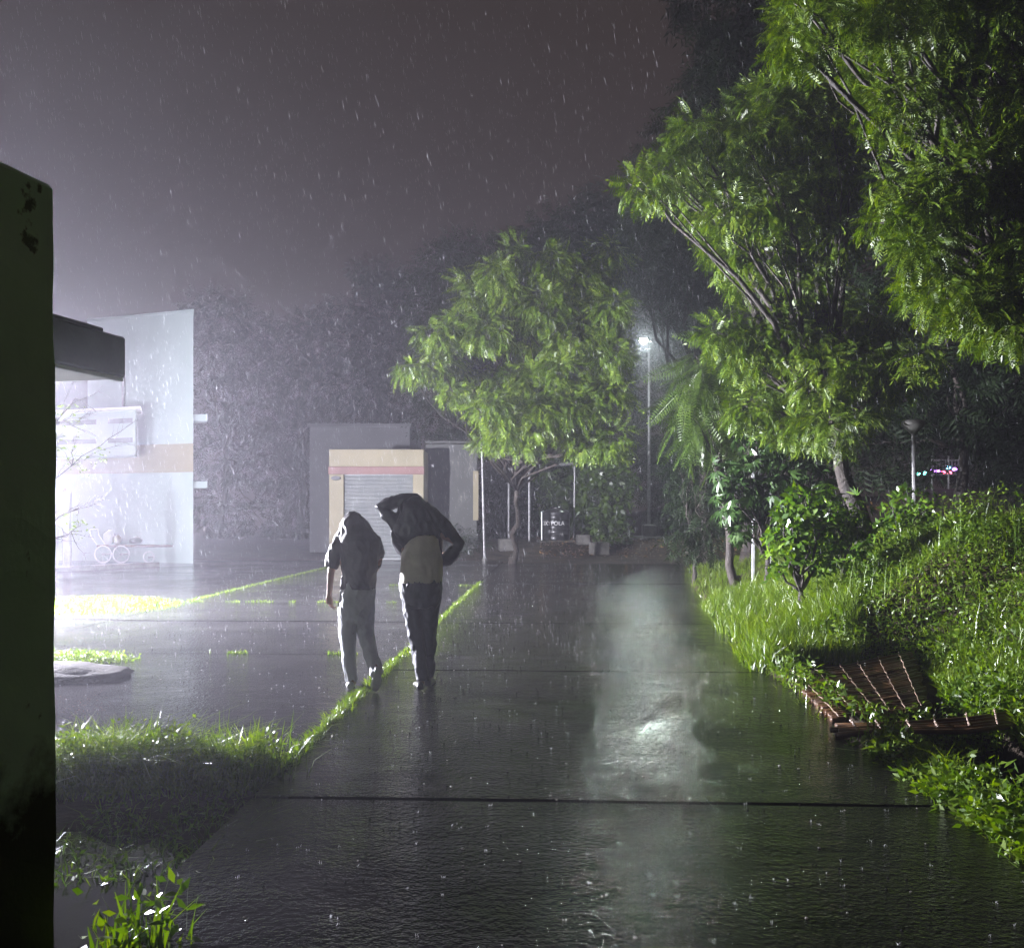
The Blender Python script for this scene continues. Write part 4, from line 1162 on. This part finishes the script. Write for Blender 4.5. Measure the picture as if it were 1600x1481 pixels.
# ================================================================== cane mats over the drain
def cane_mat(name, label, corners, n_slat, wires, seed):
    """corners: near-left, near-right, far-right, far-left"""
    random.seed(seed)
    a, b_, c, d = [Vector(p) for p in corners]
    cen = (a + b_ + c + d) / 4
    e = empty(name, cen); tag(e, label, 'mat')
    def P(u, v):
        return (a * (1 - u) + b_ * u) * (1 - v) + (d * (1 - u) + c * u) * v
    wv = (d - a).length / n_slat
    for k in range(n_slat):
        v = (k + 0.5) / n_slat
        r_ = wv * random.uniform(.36, .50)
        o0, o1 = random.uniform(-.03, .02), random.uniform(-.02, .04)
        pts = []
        for i in range(5):
            u = o0 + (1 + o1 - o0) * i / 4
            pts.append(P(u, v) + Vector((0, random.uniform(-.012, .012), random.uniform(-.008, .010) + 0.012 * math.sin(u * 5 + v * 3) - 0.015 * math.sin(math.pi * min(max(u, 0), 1)))))#)
        mb = MB(); mb.tube(pts, [r_ * random.uniform(.8, 1.1) for _ in pts], 6); mb.build('slat', M['cane'], e, True)
    for k in range(wires):
        u = (k + 0.5) / wires + random.uniform(-.03, .03)
        pts = []
        for i in range(25):
            v = -0.01 + 1.02 * i / 24
            pts.append(P(u + 0.006 * math.sin(i * 2.2), v) + Vector((0, 0, 0.012 + wv * .5 + 0.012 * math.sin(u * 5 + v * 3) + 0.006 * math.sin(i * 3.1) - 0.015 * math.sin(math.pi * min(max(u, 0), 1)))))
        mb = MB(); mb.tube(pts, 0.0045, 5); mb.build('wire', M['wire'], e, True)
    return e
cane_mat('cane_mat', 'large brown cane mat with tie wires lying over the drain', (at(1300, 1128, 7.28), at(1452, 1106, 7.55), at(1420, 1024, 9.85), at(1222, 1052, 9.50)), 34, 6, 5)
cane_mat('cane_mat', 'narrow folded cane mat edge spanning the open drain', (at(1310, 1150, 6.75), at(1585, 1134, 6.75), at(1580, 1116, 7.02), at(1300, 1132, 7.02)), 5, 6, 9)
random.seed(21)

# ================================================================== people
PX = 8.7 / F           # metres in one photo pixel at the people's distance
def solid(mb, name, m, parent, voxel=0.012, smooth_it=6, fold=0.0, fs=6.0):
    o = mb.build(name, None, None)
    md = o.modifiers.new('r', 'REMESH'); md.mode = 'VOXEL'; md.voxel_size = voxel
    ms = o.modifiers.new('s', 'SMOOTH'); ms.factor = 0.5; ms.iterations = smooth_it
    dg = bpy.context.evaluated_depsgraph_get()
    me = bpy.data.meshes.new_from_object(o.evaluated_get(dg))
    bpy.data.objects.remove(o)
    if fold > 0:
        nr = [v.normal.copy() for v in me.vertices]
        for v, nn in zip(me.vertices, nr):
            q_ = Vector((v.co.x * fs * 1.0 + v.co.z * 2.0, v.co.y * fs, v.co.z * fs * 0.55))
            v.co += nn * (fold * (noise.noise(q_) + 0.6 * (1 - 2.2 * abs(noise.noise(q_ * 1.7 + Vector((3, 1, 7)))))))
    return link(name, me, m, parent, True)

def person(label, foot_px, d):
    ft_ = at(foot_px, 0, d); ft_.z = 0
    e = empty('person', ft_); tag(e, label, 'person')
    return e
def PP(px, py, dy=0.0):      # photo pixel in the people's plane (feet row 1078)
    return Vector(((px - CX) * PX, 8.7 + dy, (1078 - py) * PX))
def rng_rows(rows):
    return [((((a + c) / 2 - CX) * PX, 8.7 + dy, (1078 - y) * PX), (c - a) / 2 * PX, dep) for y, a, c, dep, dy in rows]

def hand(mb, wrist, dirv, palm_n, s=1.0, thumb=1):
    dirv = dirv.normalized(); side = dirv.cross(palm_n).normalized(); pn = side.cross(dirv).normalized()
    mb.tube([wrist - dirv * .02, wrist + dirv * .03 * s, wrist + dirv * .085 * s], [(0.024 * s, .020 * s), (.036 * s, .017 * s), (.038 * s, .014 * s)], 10)
    for k, L in enumerate((.070, .080, .076, .060)):
        o0 = wrist + dirv * .075 * s + side * (k - 1.5) * .020 * s
        p1 = o0 + dirv * L * .45 * s + pn * .012 * s
        p2 = o0 + dirv * L * .75 * s + pn * .034 * s
        p3 = o0 + dirv * L * .9 * s + pn * .056 * s
        mb.tube([o0, p1, p2, p3], [.0095 * s, .009 * s, .0085 * s, .007 * s], 7)
    t0 = wrist + dirv * .03 * s + side * -0.030 * s * thumb
    mb.tube([t0, t0 + dirv * .035 * s - side * .022 * s * thumb + pn * .01, t0 + dirv * .068 * s - side * .022 * s * thumb + pn * .03], [.012 * s, .0105 * s, .008 * s], 7)

def shoe(mb, heel, dirv, L=0.27, up=Vector((0, 0, 1))):
    dirv = dirv.normalized()
    side = dirv.cross(up).normalized(); up = side.cross(dirv)
    rows = [(0.0, .030, .035), (0.12, .036, .042), (0.35, .036, .040), (0.6, .045, .032), (0.82, .046, .024), (0.97, .030, .016), (1.0, .016, .010)]
    vs, fs, n = [], [], 12
    for t, wx, hz in rows:
        for k in range(n):
            a = 2 * math.pi * k / n
            vs.append(heel + dirv * (t * L - 0.06) + side * math.cos(a) * wx + up * (max(math.sin(a), -0.75) * hz + hz * .75))
    for i in range(len(rows) - 1):
        for k in range(n):
            fs.append((i*n+k, i*n+(k+1) % n, (i+1)*n+(k+1) % n, (i+1)*n+k))
    fs.append(tuple(range(n - 1, -1, -1))); fs.append(tuple(range((len(rows) - 1) * n, len(rows) * n)))
    mb.add(vs, fs)

# ---- left person: dark shirt pulled over the head, grey trousers, mid stride
p1 = person('person with a dark shirt pulled over the head and grey trousers, walking', 560, 8.7)
mb = MB()
mb.rings(rng_rows([(806, 546, 556, .05, .05), (812, 541, 563, .085, .05), (825, 538, 566, .095, .05), (838, 541, 563, .085, .05), (846, 545, 560, .055, .02)]))          # head
mb.tube([PP(552, 850, .02), PP(552, 838, .04)], 0.055, 12)
mb.rings(rng_rows([(850, 532, 580, .07, 0), (870, 529, 586, .10, 0), (900, 534, 582, .10, 0), (925, 534, 584, .11, 0), (945, 536, 582, .10, 0)]))
mb.tube([PP(531, 852), PP(523, 872), PP(517, 896, .0), PP(514, 925, .03), PP(513, 934, .035)], [.048, .042, .034, .026, .023], 12)
hand(mb, PP(513, 933, .035), Vector((0.02, .25, -1)), Vector((0.7, 0.7, 0.1)), 0.95, 1)
mb.tube([PP(584, 855), PP(590, 875, .05), PP(582, 893, .18), PP(570, 880, .30)], [.045, .042, .034, .026], 12)   # other arm folded in front
hand(mb, PP(570, 880, .30), Vector((-1, .1, .5)), Vector((0, -1, 0)), 0.9, 1)
mb.tube([PP(546, 945), PP(544, 988, .0), PP(546, 1030), PP(549, 1064)], [.075, .058, .045, .034], 12)
mb.tube([PP(571, 945), PP(569, 988, .04), PP(584, 1022, -.11), PP(595, 1046, -.24)], [.075, .056, .044, .034], 12)
mb.tube([PP(549, 1070, -.03), PP(549, 1072, .14)], [.034, .028], 8); mb.tube([PP(595, 1048, -.25), PP(592, 1066, -.17)], [.034, .03], 8)
solid(mb, 'body', M['skin'], p1, 0.0085, 3)
mb = MB()
mb.rings(rng_rows([(802, 547, 554, .03, .05), (804.5, 542, 559, .075, .05), (811, 536, 566, .12, .045), (820, 531, 574, .14, .04), (832, 528, 583, .145, .03), (847, 528, 593, .14, .0), (865, 531, 593, .135, 0), (882, 534, 590, .13, 0), (898, 535, 588, .125, 0), (912, 533, 587, .13, 0), (922, 531.5, 587, .135, 0)]), 28)
mb.tube([PP(538, 838, .02), PP(527, 858), PP(520, 876), PP(516.5, 889)], [.075, .068, .060, .058], 14)
mb.tube([PP(580, 845, .02), PP(588, 866, .05), PP(582, 886, .13)], [.075, .068, .060], 14)
solid(mb, 'shirt', M['shirt_dark'], p1, 0.010, 4, 0.013, 10)
mb = MB()
mb.rings(rng_rows([(912, 534, 585, .125, 0), (930, 532, 586, .13, 0), (948, 531, 585, .125, 0), (964, 532, 582, .115, 0), (976, 536, 578, .07, 0)]), 24)
mb.tube([PP(546, 940), PP(544, 965), PP(542.5, 990, .01), PP(543.5, 1015), PP(546, 1036), PP(549, 1066, -.01)], [.090, .080, .070, .064, .060, .058], 14)
mb.tube([PP(571, 940), PP(570, 965, .03), PP(569, 988, .04), PP(578, 1012, -.06), PP(588, 1032, -.16), PP(596, 1048, -.25)], [.088, .080, .072, .062, .056, .056], 14)
solid(mb, 'trousers', M['trousers'], p1, 0.010, 3, 0.016, 11)
mb = MB(); shoe(mb, PP(548, 1077.5, -.02), Vector((-.12, 1, 0))); solid(mb, 'shoe', M['shoe'], p1, 0.007, 3)
mb = MB(); shoe(mb, PP(596, 1049, -.29), Vector((-.12, .35, -.55)), 0.25, Vector((0, 1, .6))); solid(mb, 'shoe', M['shoe'], p1, 0.007, 3)
lump('hair', PP(552, 820, .05), (.085, .10, .09), M['hair'], p1, 0.1, 6, 3, 2)

# ---- right person: black jacket held overhead with both arms, beige shirt, dark jeans
p2 = person('person holding a black jacket over the head, beige shirt and dark jeans', 660, 8.7)
mb = MB()
mb.rings(rng_rows([(783, 640, 650, .05, .04), (789, 634, 657, .085, .04), (802, 632, 660, .095, .04), (815, 635, 657, .085, .04), (824, 639, 654, .055, .02)]))
mb.tube([PP(647, 830, .01), PP(646, 816, .03)], 0.055, 12)
mb.rings(rng_rows([(828, 625, 682, .07, 0), (848, 624, 688, .10, 0), (880, 630, 686, .10, 0), (905, 630, 686, .11, 0), (925, 630, 686, .10, 0)]))
mb.tube([PP(625, 830), PP(608, 812), PP(597, 797, .02), PP(615, 787, .04), PP(633, 781, .02)], [.048, .044, .040, .032, .026], 12)
hand(mb, PP(633, 781, .02), Vector((1, 0, .1)), Vector((0, 0.2, -1)), 0.9, 1)
mb.tube([PP(683, 832), PP(703, 842), PP(715, 852, .03), PP(700, 868, .14), PP(688, 872, .22)], [.048, .044, .040, .032, .026], 12)
hand(mb, PP(688, 872, .22), Vector((-1, .4, 0)), Vector((0, -1, 0)), 0.9, 1)
mb.tube([PP(643, 925), PP(646, 975), PP(655, 1030), PP(659, 1064)], [.078, .060, .046, .034], 12)
mb.tube([PP(673, 925), PP(671, 975, .05), PP(669, 1030, .12), PP(668, 1062, .15)], [.078, .060, .046, .034], 12)
mb.tube([PP(658, 1070, -.02), PP(657, 1072, .14)], [.034, .028], 8); mb.tube([PP(668, 1070, .14), PP(669, 1072, .30)], [.034, .028], 8)
solid(mb, 'body', M['skin'], p2, 0.0085, 3)
mb = MB()
mb.rings(rng_rows([(838, 640, 684, .110, -.02), (850, 634, 687, .135, -.02), (864, 629, 690, .150, -.018), (880, 628, 692, .150, -.012), (895, 627, 691, .145, -.005), (912, 626, 689.5, .142, 0)]), 28)
solid(mb, 'shirt', M['shirt_beige'], p2, 0.011, 5, 0.012, 8)
mb = MB()
mb.rings(rng_rows([(775, 643, 654, .04, .03), (779, 636, 659, .09, .03), (786, 629, 664, .125, .03), (796, 622, 672, .145, .025), (808, 618, 681, .15, .02), (822, 614, 688, .15, .01), (836, 611, 692, .15, .01), (850, 611, 691, .125, .035), (864, 617, 690, .10, .065), (876, 630, 688, .08, .08)]), 28)
mb.tube([PP(652, 782, .02), PP(630, 783, .02), PP(606, 789, .01), PP(593.5, 795, 0), PP(601, 804, 0), PP(622, 822, 0)], [.05, .058, .055, .046, .052, .070], 14)
mb.tube([PP(660, 800, .01), PP(674, 808, .01), PP(690, 822, 0), PP(706, 840, 0), PP(717, 850.5, 0), PP(709, 864, .02), PP(697, 877, .05), PP(688, 880, .10)], [.085, .080, .068, .056, .050, .058, .056, .05], 14)
solid(mb, 'jacket', M['jacket'], p2, 0.010, 3, 0.014, 9)
mb = MB()
mb.rings(rng_rows([(906, 627, 689, .135, 0), (918, 626, 689.5, .14, 0), (935, 628, 688, .135, 0), (950, 631, 686, .11, 0)]), 24)
mb.tube([PP(644, 930), PP(646, 955), PP(648.5, 985, .0), PP(653, 1012), PP(657, 1036), PP(660, 1064, -.01)], [.098, .088, .074, .064, .058, .052], 14)
mb.tube([PP(672, 930), PP(671, 955, .02), PP(669, 985, .05), PP(668.5, 1012, .08), PP(667.5, 1036, .11), PP(667, 1064, .14)], [.096, .084, .074, .064, .056, .050], 14)
solid(mb, 'trousers', M['jeans'], p2, 0.010, 3, 0.016, 11)
mb = MB(); shoe(mb, PP(656, 1077.5, -.02), Vector((-.22, 1, 0))); solid(mb, 'shoe', M['shoe_dark'], p2, 0.007, 3)
mb = MB(); shoe(mb, PP(668, 1077.5, .14), Vector((.10, 1, 0))); solid(mb, 'shoe', M['shoe_dark'], p2, 0.007, 3)
lump('hair', PP(646, 797, .04), (.085, .10, .09), M['hair'], p2, 0.1, 6, 3, 4)

# ================================================================== rain
def rain(n):
    Y = 9.0 + 26 * rng.random(n) ** 0.8
    X = (rng.random(n) * 1.35 - 0.70) * Y
    Z = HC + (rng.random(n) * 1.05 - 0.50) * Y
    k = (Z > 0.05) & (Z < 14)
    X, Y, Z = X[k], Y[k], Z[k]
    n = len(X)
    P_ = np.stack([X, Y, Z], 1)
    sv = np.array([(0, 0, 0), (.5, .5, 0), (0, 1, 0), (-.5, .5, 0), (0, .5, .5), (0, .5, -.5)], float)
    sv[:, 0] *= 0.023; sv[:, 2] *= 0.023
    sq = np.array([[0, 1, 2, 3], [0, 4, 2, 5]])
    Fw = np.array([[0.16, 0.02, -1.0]]) + rng.normal(size=(n, 3)) * 0.008
    N = np.tile(np.array([[0.3, 1.0, 0.0]]), (n, 1))
    return spread(sv, sq, P_, Fw, N, 0.05 + 0.05 * rng.random(n))
V, Q = rain(48000)
ro = quads('rain', V, Q, M['rain']); tag(ro, 'falling raindrops filling the air', 'rain', kind='stuff')
# splashes where drops hit the concrete
n = 1500
Y = 3.2 + 22 * rng.random(n) ** 1.2; X = -8 + 10.3 * rng.random(n)
k = (X / Y > -0.5) & ((X > -1.5) | (Y > 6.6)); X, Y = X[k], Y[k]; n = len(X)
parts = []
for _ in range(4):
    parts.append(blades(np.stack([X + rng.normal(size=n) * .006, Y + rng.normal(size=n) * .006, np.zeros(n)], 1), 0.005 + 0.010 * rng.random(n), 0.6, 0.0025))
so = quads('rain_splashes', *join(parts), M['rain'])
nd = 4000
Y = 2.9 + 15 * rng.random(nd) ** 1.3; X = -7 + 9.35 * rng.random(nd)
k = (X / Y > -0.5) & (X / Y < 0.56) & ((X > -1.45) | (Y > 6.5)); X, Y = X[k], Y[k]; nd = len(X)
seg = 6
dv_ = [(0, 0, 1.0)] * seg + [(0.62 * math.cos(a), 0.62 * math.sin(a), 0.75) for a in np.linspace(0, 2 * math.pi, seg, endpoint=False)] + [(math.cos(a), math.sin(a), -0.1) for a in np.linspace(0, 2 * math.pi, seg, endpoint=False)]
dq_ = [(r0 * seg + i, r0 * seg + (i + 1) % seg, (r0 + 1) * seg + (i + 1) % seg, (r0 + 1) * seg + i) for r0 in range(2) for i in range(seg)]
rr3 = (0.0025 + 0.0055 * rng.random(nd) ** 2)[:, None, None] * np.array([1.0, 1.0, 0.8])
Vd = np.stack([X, Y, np.full(nd, 0.001)], 1)[:, None, :] + np.array(dv_)[None] * rr3
Qd = (np.array(dq_)[None] + (np.arange(nd) * len(dv_))[:, None, None]).reshape(-1, 4)
do = quads('water_drops', Vd.reshape(-1, 3), Qd, M['drop'], None, True); tag(do, 'bouncing water beads pitting the wet road', 'drops', kind='stuff'); tag(so, 'tiny splashes of rain hitting the wet concrete', 'splashes', kind='stuff')

# ================================================================== wet night air
b = MB(); b.box((-68, -11.5, -2.0), (68, 114, 17.5))
hz = b.build('haze'); tag(hz, 'rain haze hanging over the whole yard', 'haze', kind='stuff')
m, t, out = mat('haze_air')
pv = node(t, 'ShaderNodeVolumePrincipled')
pv.inputs['Color'].default_value = (0.87, 0.86, 0.98, 1)
pv.inputs['Density'].default_value = HAZE_D
pv.inputs['Anisotropy'].default_value = 0.74
t.links.new(pv.outputs[0], out.inputs['Volume'])
hz.data.materials.append(m)
